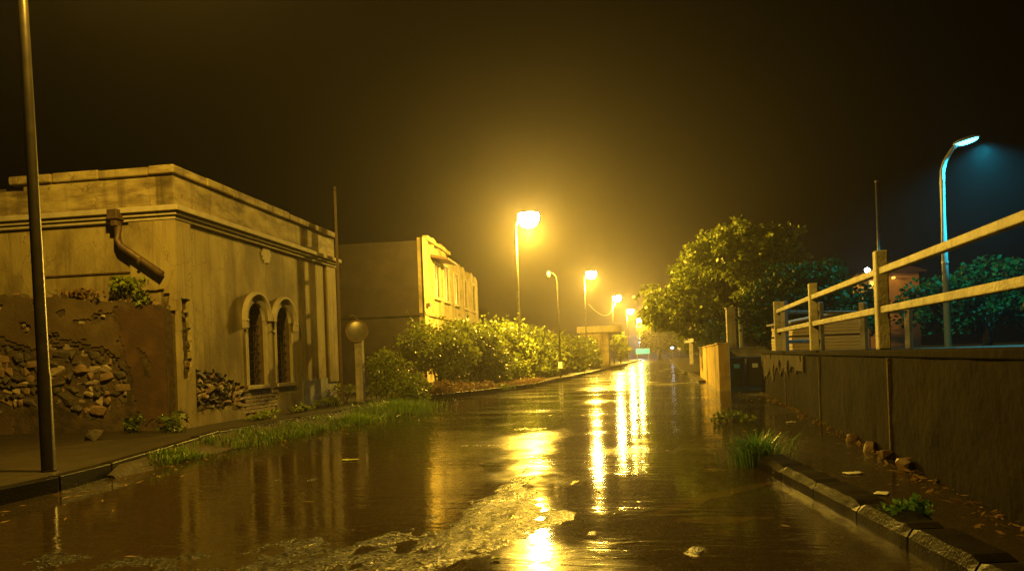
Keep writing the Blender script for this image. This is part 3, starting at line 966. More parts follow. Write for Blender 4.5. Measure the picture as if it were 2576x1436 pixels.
tree('big spreading tree overhanging the road, its left side lit yellow green', (3.2, 35.2, 0), 2.6,
     [((0, 0, 4.1), (2.7, 2.6, 2.4)), ((-2.5, -.2, 3.5), (1.4, 1.7, 1.0)), ((-1.3, -.2, 4.9), (1.3, 1.4, 1.0)), ((.9, .3, 5.3), (1.9, 1.9, 1.5)), ((2.4, .3, 4.4), (1.6, 1.6, 1.3)), ((2.0, 0, 2.9), (1.6, 1.9, 1.5)),
      ((-3.3, -.3, 2.8), (.8, 1.0, .6)), ((-1.0, -.5, 2.4), (1.6, 1.4, .9)), ((.2, .2, 6.5), (.9, .9, .6)), ((-.9, 0, 5.9), (.8, .8, .55)), ((2.4, .2, 6.0), (.8, .8, .6))],
     560, 44, .19, M['leafy'], 31, 'trees on the right', .40, tr=.26)
tree('bushy tree behind the rear railing, dark on its left', (4.3, 26.5, 1.05), .9,
     [((0, 0, 1.9), (1.2, 1.1, 1.0)), ((-.7, 0, 1.3), (.8, .8, .8)), ((.9, .2, 2.3), (.9, .9, .8)), ((1.6, .1, 1.5), (.9, .9, .9))],
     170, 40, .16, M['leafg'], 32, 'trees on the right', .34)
tree('low green tree between the slim pole and the cyan lamp post', (7.3, 30.5, 1.05), .6,
     [((0, 0, 1.2), (1.0, 1.0, .9)), ((-.8, 0, .9), (.8, .8, .6))], 80, 36, .16, M['leafg'], 33, 'trees on the right', .32)
tree('wide green tree right of the cyan lamp post', (10.9, 28.5, 1.05), .8,
     [((0, 0, 1.7), (1.9, 1.4, 1.2)), ((-1.5, 0, 1.4), (1.1, 1.1, .9)), ((1.7, .2, 1.7), (1.4, 1.2, 1.0))],
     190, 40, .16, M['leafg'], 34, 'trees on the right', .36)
tree('dark tree at the right edge beyond the railing', (14.2, 31, 1.05), 1.0,
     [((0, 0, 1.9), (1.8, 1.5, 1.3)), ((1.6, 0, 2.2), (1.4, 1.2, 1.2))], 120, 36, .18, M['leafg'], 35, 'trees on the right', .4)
tree('tree in the dark between the bins and the rear railing', (5.6, 37, .6), 1.4,
     [((0, 0, 2.6), (2.2, 1.8, 1.7)), ((-1.6, 0, 1.9), (1.2, 1.2, 1.2))], 150, 36, .2, M['leaf'], 36, 'trees on the right', .45)
tree('round dark tree at the far end of the street', (-.4, 152, 0), 3,
     [((0, 0, 6.0), (3.6, 3, 4.2)), ((2.2, 0, 4.6), (2.2, 2.4, 3.0)), ((-1.6, 0, 4.2), (1.9, 2.2, 2.6))], 200, 36, .6, M['leaf'], 37, None, 1.1, tr=.4)
tree('dark tree beyond the white plated post on the right', (4.6, 78, 0), 2.4,
     [((0, 0, 4.4), (2.8, 2.6, 2.6)), ((-1.5, 0, 3.0), (1.6, 1.8, 1.6))], 130, 36, .4, M['leaf'], 38, 'trees on the right', .8, tr=.25)
weed('terrace_bush', 'dim bush low behind the railing at the far right', (8.7, 18, 1.08), (.9, .7, .45), 420, .14, M['leafg'], 39, cat='bush')

# small orange house with a lit window
hs = thing('orange_house', 'small house with orange wall glimpsed behind the slim pole', 'house', (10.0, 40.5, 1.0), R(-6))
MB().bounds((0, 0, -.2), (2.5, 4, 3.7)).build('wall', M['oran'], hs)
mb = MB(); mb.prism([(-.3, 3.701), (2.8, 3.701), (2.8, 3.78), (1.25, 4.3), (-.3, 3.78)], 'y', -.3, 4.3)
mb.build('roof', M['tile'], hs)
fr = MB().bounds((.25, -.04, 2.9), (1.0, -.002, 3.45)).build('window', M['white'], hs)
MB().bounds((.31, -.055, 2.96), (.61, -.041, 3.39)).build('pane', M['warmwin'], fr)
MB().bounds((.64, -.055, 2.96), (.94, -.041, 3.39)).build('pane', M['warmwin'], fr)
MB().box((1.35, -.12, 3.5), (.14, .22, .10)).build('wall_lamp', M['warmwin'], hs, bevel=.02)
ld = bpy.data.lights.new('wall_light', 'POINT'); ld.energy = 4; ld.color = (1, .6, .12); ld.shadow_soft_size = .06
lo = bpy.data.objects.new('wall_light', ld); COL.objects.link(lo); lo.parent = hs; lo.location = (1.45, -.4, 3.35)

t = thing('small_white_lamp', 'small white lamp on a thin post seen just left of the nearest railing post', 'lamp', (9.45, 37.5, 1.0))
MB().tube([(0, 0, -.1), (0, 0, 3.6)], .035, 8).build('post', M['polemetal'], t)
MB().ell((0, 0, 3.68), (.12, .12, .12), 14, 8).build('globe', M['whitelens'], t, smooth=True)

# white plate on a post
t = thing('post_sign', 'yellowish post with a small blank white plate on the right pavement', 'sign', (2.6, 70, 0.1))
MB().bounds((-.17, -.1, -.1), (.17, .1, 3.4)).build('post', M['conc'], t, bevel=.02)
MB().bounds((-.6, -.16, 1.95), (.55, -.11, 2.35)).build('plate', M['white'], t, bevel=.01)

# ------------------------------------------------------------------ MAIN BUILDING on the left
TH = math.atan2(.41, 7.62)
B = thing('old_building', 'old flat roofed plastered building with paired arched windows', 'building', (-8.62, 12.3, 0), TH)
PR = lambda u, v, d: (d, u, v)          # right face: u along the street, v up, d out
PL = lambda u, v, d: (u, -d, v)         # near face
Lb = 7.72
W1, W2 = (2.60, 3.40), (3.97, 4.77)
WZ = (.83, 2.66)
def inwin(u, v):
    return WZ[0] < v < WZ[1] and (W1[0] < u < W1[1] or W2[0] < u < W2[1])
def st_patch(u, v):           # render fallen off low on the right face
    top = 1.28 - .13 * max(0, u - .25) - (.12 if u > 1.7 else 0) + .10 * nz(u * 2.2, 1.3) + .05 * nz(u * 7, 5)
    return .5 < u < 2.45 and .42 + .05 * nz(u * 3, 9) < v < top
def quoin(u, v):
    w = .30 + .10 * nz(v * 3.1, 4.4) + .06 * nz(v * 9, 2)
    return .06 < u < w and 1.05 < v < 2.5
def br_patch(u, v):
    return 2.38 + .06 * nz(v * 5, 2) < u < 3.93 + .1 * nz(v * 4, 8) and .22 < v < .80 - .05 * (u - 2.4) + .03 * nz(u * 5, 3)
# masonry mass
MB().bounds((-9.5, .30, -.3), (-.30, Lb - .02, 4.75)).build('wall_core', M['mortar'], B)
panel(PR, .0, Lb, -.1, 4.75, lambda u, v: not inwin(u, v), .12, -.30, -.045, 0, 1, us=W1 + W2, vs=WZ).build('masonry', M['mortar'], B, raw=False)
panel(PR, .0, Lb, -.1, 3.95, lambda u, v: not (inwin(u, v) or st_patch(u, v) or br_patch(u, v) or quoin(u, v)), .06, -.05, 0, .34, 2, us=W1 + W2, vs=WZ).build('plaster', M['plaster'], B)
panel(PL, -9.5, 0, -.1, 4.75, lambda u, v: True, .4, -.30, -.045, 0, 3).build('masonry', M['mortar'], B)
panel(PL, -9.5, -.001, 2.2, 3.95, lambda u, v: not (nz(u * 1.3, v * 1.6, 5) > .33 and v < 2.95), .07, -.05, 0, .34, 4).build('plaster', M['plaster'], B)
# stones in the bare patches
scatter_stones(B, PR, (0, 0, R(90)), st_patch, .5, 2.5, .42, 1.3, .14, -.02, 41)
scatter_stones(B, PR, (0, 0, R(90)), lambda u, v: quoin(u + .03, v), .02, .42, 1.05, 2.5, .15, -.03, 42, ('stone_a', 'stone_b', 'stone_c'))
bk = MB().box((0, 0, 0), (.055, .235, .062)).mesh('brick'); bk.materials.append(M['brick'])
rg = random.Random(8)
for r_ in range(7):
    zc = .27 + r_ * .077
    u = 2.30 + (.12 if r_ % 2 else 0)
    while u < 4.05:
        if br_patch(u + .12, zc):
            o = obj('brick', bk, None, B, (-.028 + rg.gauss(0, .006), u + .12, zc), (rg.gauss(0, .02), 0, rg.gauss(0, .015)))
        u += .25
# grey cement patch at the far end, whitish repair by the moulding
panel(PR, 5.28, 7.62, .05, .92, lambda u, v: v < .86 + .04 * nz(u * 3, 1) and u > 5.36 + .08 * nz(v * 5, 3) and nz(u * 2.2, v * 2.5, 7) < .42, .07, .001, .014, .34, 6).build('cement_patch', M['cement'], B)
panel(PR, 3.38, 3.82, 3.55, 3.98, lambda u, v: (u - 3.6) ** 2 + (v - 3.78) ** 2 < .04, .05, .001, .02, .34, 7).build('repair_patch', M['trim'], B)
# corner and far pilasters
def pil_ok(u, v): return not (quoin(u, v) and v < 2.5) and not (v < .5 and nz(u * 4, v * 4) > .35)
panel(PR, -.05, .44, -.1, 3.95, pil_ok, .055, -.001, .055, .34, 8).build('pilaster', M['plaster'], B)
panel(PL, -.86, .052, 2.3, 3.95, lambda u, v: not (v < 2.75 - .5 * (u + .4) and u < -.1 and nz(u * 3, v * 3) > -.25 and v < 2.7), .055, -.001, .055, .34, 9).build('pilaster', M['plaster'], B)
panel(PR, 7.12, Lb + .03, .75, 3.95, lambda u, v: True, .08, -.30, .045, .2, 10).build('pilaster', M['plaster'], B)
# mouldings (right face and near face), parapet, coping
def course(name, z0, z1, pr, m, back=.25, x_end=-9.6, bev=.012):
    mb = MB()
    mb.bounds((-back, -pr, z0), (pr, Lb + pr, z1))
    mb.bounds((x_end, -pr, z0), (-back - .001, back, z1))
    return mb.build(name, m, B, bevel=bev)
course('moulding', 3.951, 4.02, .075, M['trim'])
course('moulding', 4.021, 4.09, .125, M['trim'])
course('moulding', 4.091, 4.19, .19, M['trim'])
panel(PR, -.04, Lb, 4.191, 4.76, lambda u, v: True, .1, -.30, .04, .2, 11).build('parapet', M['parapet'], B)
panel(PL, -9.5, .038, 4.191, 4.76, lambda u, v: not (u < -2.95 and v > 4.62), .1, -.30, .04, .2, 12).build('parapet', M['parapet'], B)
rg = random.Random(19)
u = -.13
while u < Lb + .05:
    w = min(rg.uniform(.8, 1.3), Lb + .1 - u)
    MB().bounds((-.4, u + .004, 4.765 + rg.uniform(0, .012)), (.12 + rg.gauss(0, .012), u + w - .004, 4.935 + rg.gauss(0, .010))).build('coping_stone', M['parapet'], B, bevel=.03)
    u += w
u = -.404
while u > -2.9:
    w = rg.uniform(.7, 1.1)
    MB().bounds((u - w + .004, -.12 + rg.gauss(0, .012), 4.765 + rg.uniform(0, .012)), (u - .004, .3, 4.93 + rg.gauss(0, .012))).build('coping_stone', M['parapet'], B, bevel=.03)
    u -= w
MB().bounds((-9.4, .3, 4.751), (-.31, Lb - .1, 4.80)).build('flat_roof', M['mortar'], B)
# windows
def window(yc, w0, w1):
    MB().bounds((-.27, w0 + .001, WZ[0]), (-.25, w1 - .001, WZ[1] - .001)).build('pane', M['darkglass'], win)
for w0, w1 in (W1, W2):
    yc = (w0 + w1) / 2
    fr = MB()
    fr.bounds((-.25, w0, WZ[0]), (-.20, w0 + .05, WZ[1])); fr.bounds((-.25, w1 - .05, WZ[0]), (-.20, w1, WZ[1]))
    fr.bounds((-.25, w0 + .051, WZ[1] - .05), (-.20, w1 - .051, WZ[1])); fr.bounds((-.25, yc - .02, WZ[0]), (-.21, yc + .02, WZ[1] - .051))
    win = fr.build('window', M['iron'], B)
    MB().bounds((-.28, w0 + .001, WZ[0] + .001), (-.255, w1 - .001, WZ[1] - .001)).build('pane', M['darkglass'], win)
    for i in range(8):
        z = WZ[0] + .12 + i * .2
        MB().tube([(-.14, w0 + .01, z), (-.14, w1 - .01, z)], .011, 6).build('grille_bar', M['iron'], win)
    for i in range(5):
        yy = w0 + (w1 - w0) * (i + .5) / 5
        MB().tube([(-.152, yy, WZ[0] + .01), (-.152, yy, WZ[1] - .02)], .008, 6).build('grille_bar', M['iron'], win)
    # arched surround: plate over the square top of the opening, and a hood moulding above it
    zc = WZ[1] - .40; r0 = (w1 - w0) / 2 - .015; r1 = .575
    mb = MB(); n = 20
    for i in range(n + 1):
        a = math.pi * i / n
        for (rr, d) in ((r0, -.05), (r0, .03), (r1, .03), (r1, -.01)):
            mb.v.append((d, yc + rr * math.cos(a), zc + rr * math.sin(a)))
    for i in range(n):
        for q in range(3):
            a = i * 4 + q; mb.f.append((a, a + 4, a + 5, a + 1))
    mb.build('window_arch', M['trim'], B)
    mb = MB()
    for i in range(n + 1):
        a = math.pi * i / n
        for (rr, d) in ((.54, .031), (.54, .08), (.565, .11), (.61, .11), (.62, -.01)):
            mb.v.append((d, yc + rr * math.cos(a), zc + rr * math.sin(a)))
    for i in range(n):
        for q in range(4):
            a = i * 5 + q; mb.f.append((a, a + 5, a + 6, a + 1))
    mb.build('hood_moulding', M['trim'], B)
    side = -1 if w0 < 3 else 1
    yy = yc + side * .575
    MB().bounds((0.002, yy - .055, zc - .05), (.125, yy + .055, zc - .001)).bounds((0.002, yy - .055, zc - .20), (.11, yy + .055, zc - .051)).build('hood_stop', M['trim'], B, bevel=.01)
    MB().bounds((.002, w0 - .07, WZ[0] - .09), (.06, w1 + .07, WZ[0] - .002)).build('window_sill', M['trim'], B, bevel=.012)
    for (a, b) in ((w0 - .10, w0 - .001), (w1 + .001, w1 + .10)):
        MB().bounds((.001, a, WZ[0]), (.022, b, zc - .21 if (side < 0) == (a < w0) else zc)).build('window_jamb', M['trim'], B, bevel=.006)
MB().bounds((.002, 3.73, 2.02), (.05, 3.80, 2.05)).build('wall_hook', M['iron'], B)
# rain hopper and broken diagonal downpipe on the near face
MB().bounds((-1.12, -.30, 3.98), (-.92, -.06, 4.16)).bounds((-1.08, -.26, 3.86), (-.96, -.09, 3.979)).build('rain_hopper', M['iron'], B, bevel=.015)
MB().tube([(-1.0, -.17, 3.87), (-1.0, -.17, 3.62), (-.95, -.17, 3.5), (-.16, -.17, 2.95)], .062, 10).build('downpipe', M['iron'], B, smooth=True)
MB().tube([(-.58, -.17, 3.22), (-.53, -.17, 3.185)], .08, 10).build('pipe_collar', M['iron'], B)
MB().bounds((-2.6, -.03, 3.03), (-.70, .0, 3.055)).build('flashing', M['iron'], B)

# ruined lower wall leaning on the near face
Wl = thing('rubble_wall', 'crumbling rubble wall with fallen plaster against the old building', 'wall', (-8.62, 12.3, 0), TH)
def top_l(u): return 2.42 + .10 * max(0, min(2.6, -u - .4)) + .07 * nz(u * 1.7, 3) + .04 * nz(u * 6, 5)
def hole_d(u, v):
    a = nz(u * 1.2, v * 1.3, 11) * .55 + nz(u * 3.5, v * 3.8, 2) * .30 + nz(u * 9, v * 9, 6) * .12
    e1 = ((u + 1.85) / 1.0) ** 2 + ((v - 1.08 + .16 * (u + 1.85)) / .58) ** 2
    e2 = ((u + 3.7) / 1.3) ** 2 + ((v - 1.15) / .6) ** 2
    e3 = ((u + 6.2) / 1.0) ** 2 + ((v - 1.5) / .5) ** 2
    return min(e1, e2, e3) + a
def hole(u, v):
    return hole_d(u, v) < 1.0 or (nz(u * 2.6, v * 3.4, 21) > .36 and v > 1.5)
def hole_outer(u, v):
    return hole_d(u, v) < 1.38 or nz(u * 2.6, v * 3.4, 21) > .27 or (v < .5 + .3 * nz(u * 1.7, 4.4) and u > -3.2)
def brown_ok(u, v):
    lim = -1.12 + (2.42 - v) * .245 + .10 * nz(v * 2.2, 1) + .05 * nz(v * 8, 4)
    return u > lim and v < 2.40 + .10 * nz(u * 3, 2) and not (nz(u * 3, v * 2.2, 31) > .38) and v > .28 + .2 * nz(u * 4, 6)
panel(PL, -9.4, -.10, -.2, 2.95, lambda u, v: v < top_l(u) - .02, .12, -.04, .19, .25, 13).build('masonry', M['mortar'], Wl)
panel(PL, -9.4, -.12, -.1, 2.95, lambda u, v: v < top_l(u) - .03 and not hole(u, v), .055, .18, .222, .36, 16).build('undercoat', M['undercoat'], Wl)
panel(PL, -9.4, -1.0, -.1, 2.95, lambda u, v: v < top_l(u) and not hole_outer(u, v) and not brown_ok(u, v), .05, .21, .245, .36, 14).build('plaster', M['oldwall'], Wl)
panel(PL, -1.3, -.10, -.1, 2.6, brown_ok, .05, .21, .238, .34, 15).build('brown_render', M['brown'], Wl)
scatter_stones(Wl, PL, (0, 0, 0), hole, -5.2, -.9, .25, 2.5, .165, .185, 43, ('stone_a', 'stone_a', 'stone_a', 'stone_c', 'stone_c', 'stone_b'))
o = MB(); 
rg = random.Random(77)
for i in range(26):     # loose cap stones along the broken top
    u = -.3 - i * .18
    me = rg.choice(STONES[rg.choice(('stone_a', 'stone_c'))])
    q = obj('stone', me, None, Wl, (u, -.11, top_l(u) + .0), (rg.gauss(0, .3), rg.gauss(0, .3), rg.gauss(0, .5))); q.scale = (.22, .2, .11)
weed('wall_plant', 'green plant growing on top of the rubble wall below the broken pipe', (-9.45, 12.05, 2.45), (.42, .2, .26), 420, .085, M['leafy'], 51)
weed('wall_plant', 'scrubby dry growth along the rubble wall top towards the left', (-10.6, 12.0, 2.55), (.7, .15, .13), 240, .07, M['dry'], 52)

# weeds along the foot of the building
for i, (x, y, r, lab, m) in enumerate((
        (-8.45, 11.75, (.28, .25, .2), 'bushy weed at the corner foot of the old building', 'leaf'),
        (-9.15, 11.72, (.22, .2, .2), 'pale weed at the foot of the brown render panel', 'leaf'),
        (-8.2, 14.4, (.3, .6, .08), 'low weeds below the exposed stones of the old building', 'leafy'),
        (-8.35, 16.0, (.25, .8, .09), 'low weeds under the arched windows', 'leafy'),
        (-8.5, 18.2, (.28, .8, .12), 'weeds along the grey cement patch', 'leafy'),
        (-8.75, 19.9, (.3, .5, .35), 'taller weeds at the far corner of the old building', 'leafy'))):
    weed('weed', lab, (x, y, .14), r, 260, .07, M[m], 80 + i, 'weeds along the foot of the old building')
o = obj('stone', STONES['stone_a'][1].copy(), None, None, (-9.0, 10.6, .21), (0, 0, .3)); o.scale = (.34, .26, .24)
tag(o, 'single dark stone on the pavement in front of the rubble wall', 'stone')

# ------------------------------------------------------------------ left verge grass
rg = random.Random(99)
mb = MB()
for _ in range(15000):
    y = rg.uniform(7.8, 20.5)
    e, k = lerp_poly(EDGE, y), lerp_poly(KERB, y)
    s = .82 * rg.random() ** 1.25
    x = e + .03 + (k + .02 - e) * s
    dens = .36 + 1.5 * nz(x * 1.2, y * .9, 3)
    if rg.random() > dens: continue
    h = rg.uniform(.06, .20) * (1.15 - .6 * s) * (.6 + .7 * max(0, .5 + nz(x * .9, y * .9, 8)))
    z = -.04 + .15 * min(1, s * 1.5)
    blade(mb, (x, y, z), h, h * rg.uniform(.2, .9), rg.uniform(0, 6.28), rg.uniform(.004, .008))
tag(mb.build('verge_grass', M['grass'], raw=True), 'wet grass growing along the left water edge', 'grass', kind='stuff')
mb = MB()
for _ in range(2600):
    y = rg.uniform(21.5, 34)
    k = lerp_poly(KERB, y)
    x = k - .15 - abs(rg.gauss(0, .5))
    h = rg.uniform(.08, .3)
    blade(mb, (x, y, .13), h, h * rg.uniform(.2, .9), rg.uniform(0, 6.28), rg.uniform(.005, .012))
tag(mb.build('dry_verge_weeds', M['dry'], raw=True), 'dry brownish weeds behind the farther left kerb', 'weeds', kind='stuff')
grass_tuft('grass_tuft', 'bright yellow green clump at the end of the left verge', (-6.35, 17.4, -.02), 1700, (.16, .5), 1.7, M['brightgrass'], 61)
grass_tuft('grass_tuft', 'low clump on the left verge before the bright one', (-6.3, 14.6, -.02), 700, (.12, .34), 1.3, M['brightgrass'], 62)
grass_tuft('grass_tuft', 'small clump on the far left kerb past the brown weeds', (-5.75, 27.3, .1), 260, (.12, .3), .7, M['grass'], 63)

weed('dry_bush', 'brownish dry bush on the kerb between the bright clump and the garden wall', (-7.2, 23.6, .12), (.75, .8, .22), 700, .10, M['dry'], 64, cat='bush')
weed('dry_bush', 'low brown growth along the kerb below the tall building', (-6.7, 26.6, .12), (.6, 1.3, .16), 500, .10, M['dry'], 65, cat='bush')
rg = random.Random(123)
mb = MB()
for _ in range(420):
    y = rg.uniform(4.2, 24)
    if rg.random() < .6:
        x = lerp_poly(EDGE, y) + abs(rg.gauss(0, .45)) + .05
    elif rg.random() < .5:
        x = RWALL(y) - abs(rg.gauss(0, .35)) - .05
    else:
        x = rg.uniform(-5, 2)
    L_ = rg.uniform(.02, .07); a = rg.uniform(0, 6.28); w = L_ * rg.uniform(.15, .4)
    d = Vector((math.cos(a), math.sin(a), rg.gauss(0, .15))); n = Vector((-d.y, d.x, rg.gauss(0, .2)))
    p = Vector((x, y, max(.006, relief(x, y) + .006)))
    k = len(mb.v)
    mb.v.extend([tuple(p - d * L_), tuple(p + n * w), tuple(p + d * L_), tuple(p - n * w)])
    mb.f.append((k, k + 1, k + 2, k + 3))
for _ in range(500):
    y = rg.uniform(5.0, 22)
    x = RWALL(y) - abs(rg.gauss(0, .10)) - .03
    L_ = rg.uniform(.015, .05); a = rg.uniform(0, 6.28); w = L_ * rg.uniform(.2, .5)
    d = Vector((math.cos(a), math.sin(a), rg.gauss(0, .3))); n = Vector((-d.y, d.x, rg.gauss(0, .4)))
    p = Vector((x, y, .01 + abs(rg.gauss(0, .008))))
    k = len(mb.v)
    mb.v.extend([tuple(p - d * L_), tuple(p + n * w), tuple(p + d * L_), tuple(p - n * w)])
    mb.f.append((k, k + 1, k + 2, k + 3))
tag(mb.build('floating_leaf_litter', M['dry'], raw=True), 'small leaves and twigs drifting on the flood water', 'litter', kind='stuff')
# ------------------------------------------------------------------ convex mirror, hedge, lattice pole
t = thing('traffic_mirror', 'round traffic mirror on a pale post beside the old building', 'mirror', (-8.40, 20.15, .12))
MB().bounds((-.11, -.09, -.2), (.11, .09, 1.78)).build('post', M['conc'], t, bevel=.015)
n = 28; mb = MB()
face = Vector((.38, -1, 0)).normalized()
sx = Vector((-face.y, face.x, 0)) * -1
c0 = Vector((0, -.12, 2.02))
rim, dome = MB(), MB()
for k in range(n):
    a = 2 * math.pi * k / n
    d = sx * math.cos(a) + Vector((0, 0, 1)) * math.sin(a)
    for rr, f_ in ((.29, -.06), (.32, .0), (.32, .05), (.27, .05)):
        rim.v.append(tuple(c0 + d * rr + face * f_))
for k in range(n):
    for q in range(4):
        rim.f.append((k * 4 + q, ((k + 1) % n) * 4 + q, ((k + 1) % n) * 4 + (q + 1) % 4, k * 4 + (q + 1) % 4))
rim.f.append(tuple(k * 4 for k in range(n)))
rim.build('rim', M['mirrim'], t)
for i in range(7):
    rr = .272 * i / 6
    for k in range(n):
        a = 2 * math.pi * k / n
        d = sx * math.cos(a) + Vector((0, 0, 1)) * math.sin(a)
        dome.v.append(tuple(c0 + d * rr + face * (.03 + .028 * (1 - (rr / .272) ** 2))))
for i in range(6):
    for k in range(n):
        dome.f.append((i * n + k, i * n + (k + 1) % n, (i + 1) * n + (k + 1) % n, (i + 1) * n + k))
dome.build('mirror_face', M['mirror'], t, smooth=True)
mb = MB(); mb.bar((0, -.1, 2.35), (-.12, -.22, 2.46), .22, .02); mb.build('hood', M['conc'], t)

hg = thing('hedge', 'leafy yellow green hedge sloping down beside the traffic mirror', 'hedge', (-7.9, 20.9, .1))
st = MB()
for i in range(9):
    st.tube([(-.5 + i * .16, 0, -.1), (-.5 + i * .17, .1 * math.sin(i), 1.1 - i * .1)], [.02, .008], 5)
st.build('stem', M['bark'], hg)
mb = MB(); rgh = random.Random(71)
for _ in range(110):
    x = rgh.uniform(-.55, 1.0); top = 1.45 - max(0, x + .0) * 1.15 + .1 * rgh.random()
    z = rgh.uniform(.05, max(.2, top))
    clump(mb, (x, rgh.uniform(-.5, .9), z), (.19, .2, .17), 42, .085, rgh)
mb.build('foliage', M['leafy'], hg, raw=True)

lp = thing('lattice_pole', 'old lattice utility pole past the far corner of the old building', 'pole', (-8.70, 19.55, .12), R(-66))
for s in (-1, 1):
    MB().bounds((s * .13 - .035, -.035, -.2), (s * .13 + .035, .035, 5.85)).build('upright', M['iron'], lp, bevel=.004)
for z in (1.1, 1.9, 2.7, 3.5, 4.3, 5.1, 5.9):
    MB().bounds((-.094, -.03, z), (.094, .03, z + .09)).build('batten', M['iron'], lp)

# ------------------------------------------------------------------ second building
A2 = R(5)
B2 = thing('tall_facade_building', 'two storey building with a yellow lit front and bare dark side', 'building', (-11.6, 36.3, 0), A2)
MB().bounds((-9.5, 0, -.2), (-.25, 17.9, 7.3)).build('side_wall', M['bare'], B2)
wins = ((2.6, 4.0, 4.65, 6.45), (5.2, 6.7, 4.65, 6.6), (8.4, 9.9, 4.65, 6.5), (12, 13, 4.65, 6.5), (15.4, 16.4, 4.65, 6.5), (5.4, 6.6, .6, 2.6), (12, 13, .6, 2.6))
def in2(u, v): return any(a < u < b and c < v < d for a, b, c, d in wins)
allu = tuple(sorted(set([w[0] for w in wins] + [w[1] for w in wins]))); allv = (.6, 2.6, 4.65, 6.45, 6.5, 6.6)
panel(PR, .0, 18, -.2, 7.45, lambda u, v: not in2(u, v) and v < 7.45 + min(0, .5 * nz(u * .8, 3) - .02 * u - .02), .125, -.249, 0, .15, 20, us=allu, vs=allv).build('front_wall', M['facade'], B2)
rg = random.Random(23)
u = -.05
while u < 6.5:
    w = rg.uniform(.5, 1.1)
    if rg.random() < .8:
        MB().bounds((-.22, u, 7.46 + rg.uniform(0, .02)), (.12 + rg.gauss(0, .03), u + w - .02, 7.68 + rg.gauss(0, .05))).build('cornice_block', M['facade'], B2, bevel=.025)
    u += w
MB().bounds((-9.52, -.03, 3.55), (-.001, .02, 3.66)).build('string_course', M['bare'], B2)
MB().bounds((.001, -.03, 3.55), (.10, 18.0, 3.70)).build('string_course', M['facade'], B2, bevel=.01)
MB().bounds((0.001, -.02, 0), (.05, .75, 3.549)).build('corner_pilaster', M['facade'], B2, bevel=.01)
MB().bounds((0.001, -.02, 3.71), (.05, .75, 7.45)).build('corner_pilaster', M['facade'], B2, bevel=.01)
for a, b, c, d in wins:
    mb = MB(); mb.bounds((-.07, a, c), (-.02, a + .08, d)).bounds((-.07, b - .08, c), (-.02, b, d)).bounds((-.07, a + .081, d - .08), (-.02, b - .081, d)).bounds((-.07, a + .081, c), (-.02, b - .081, c + .08)).bounds((-.065, (a + b) / 2 - .05, c + .081), (-.03, (a + b) / 2 + .05, d - .081))
    w = mb.build('window', M['iron'], B2)
    MB().bounds((-.06, a + .082, c + .082), (-.045, (a + b) / 2 - .051, d - .082)).build('pane', M['darkglass'], w)
    MB().bounds((-.06, (a + b) / 2 + .051, c + .082), (-.045, b - .082, d - .082)).build('pane', M['darkglass'], w)
    MB().bounds((.001, a - .15, c - .14), (.16, b + .15, c - .001)).build('sill', M['trim'], B2, bevel=.01)
    MB().bounds((.001, a - .16, c), (.06, a - .001, d + .12)).bounds((.001, b + .001, c), (.06, b + .16, d + .12)).bounds((.001, a, d + .001), (.06, b, d + .12)).build('window_surround', M['trim'], B2)
mb = MB(); mb.prism([(.01, 6.70), (.95, 6.52), (.95, 6.62), (.01, 6.85)], 'y', 1.9, 4.6)
mb.build('awning', M['iron'], B2)
MB().bounds((-.2, .2, 4.0), (.25, .75, 4.15)).build('bracket', M['iron'], B2)
for i, (x, z) in enumerate(((-5.5, 5.2), (-2.2, 1.4))):
    pass

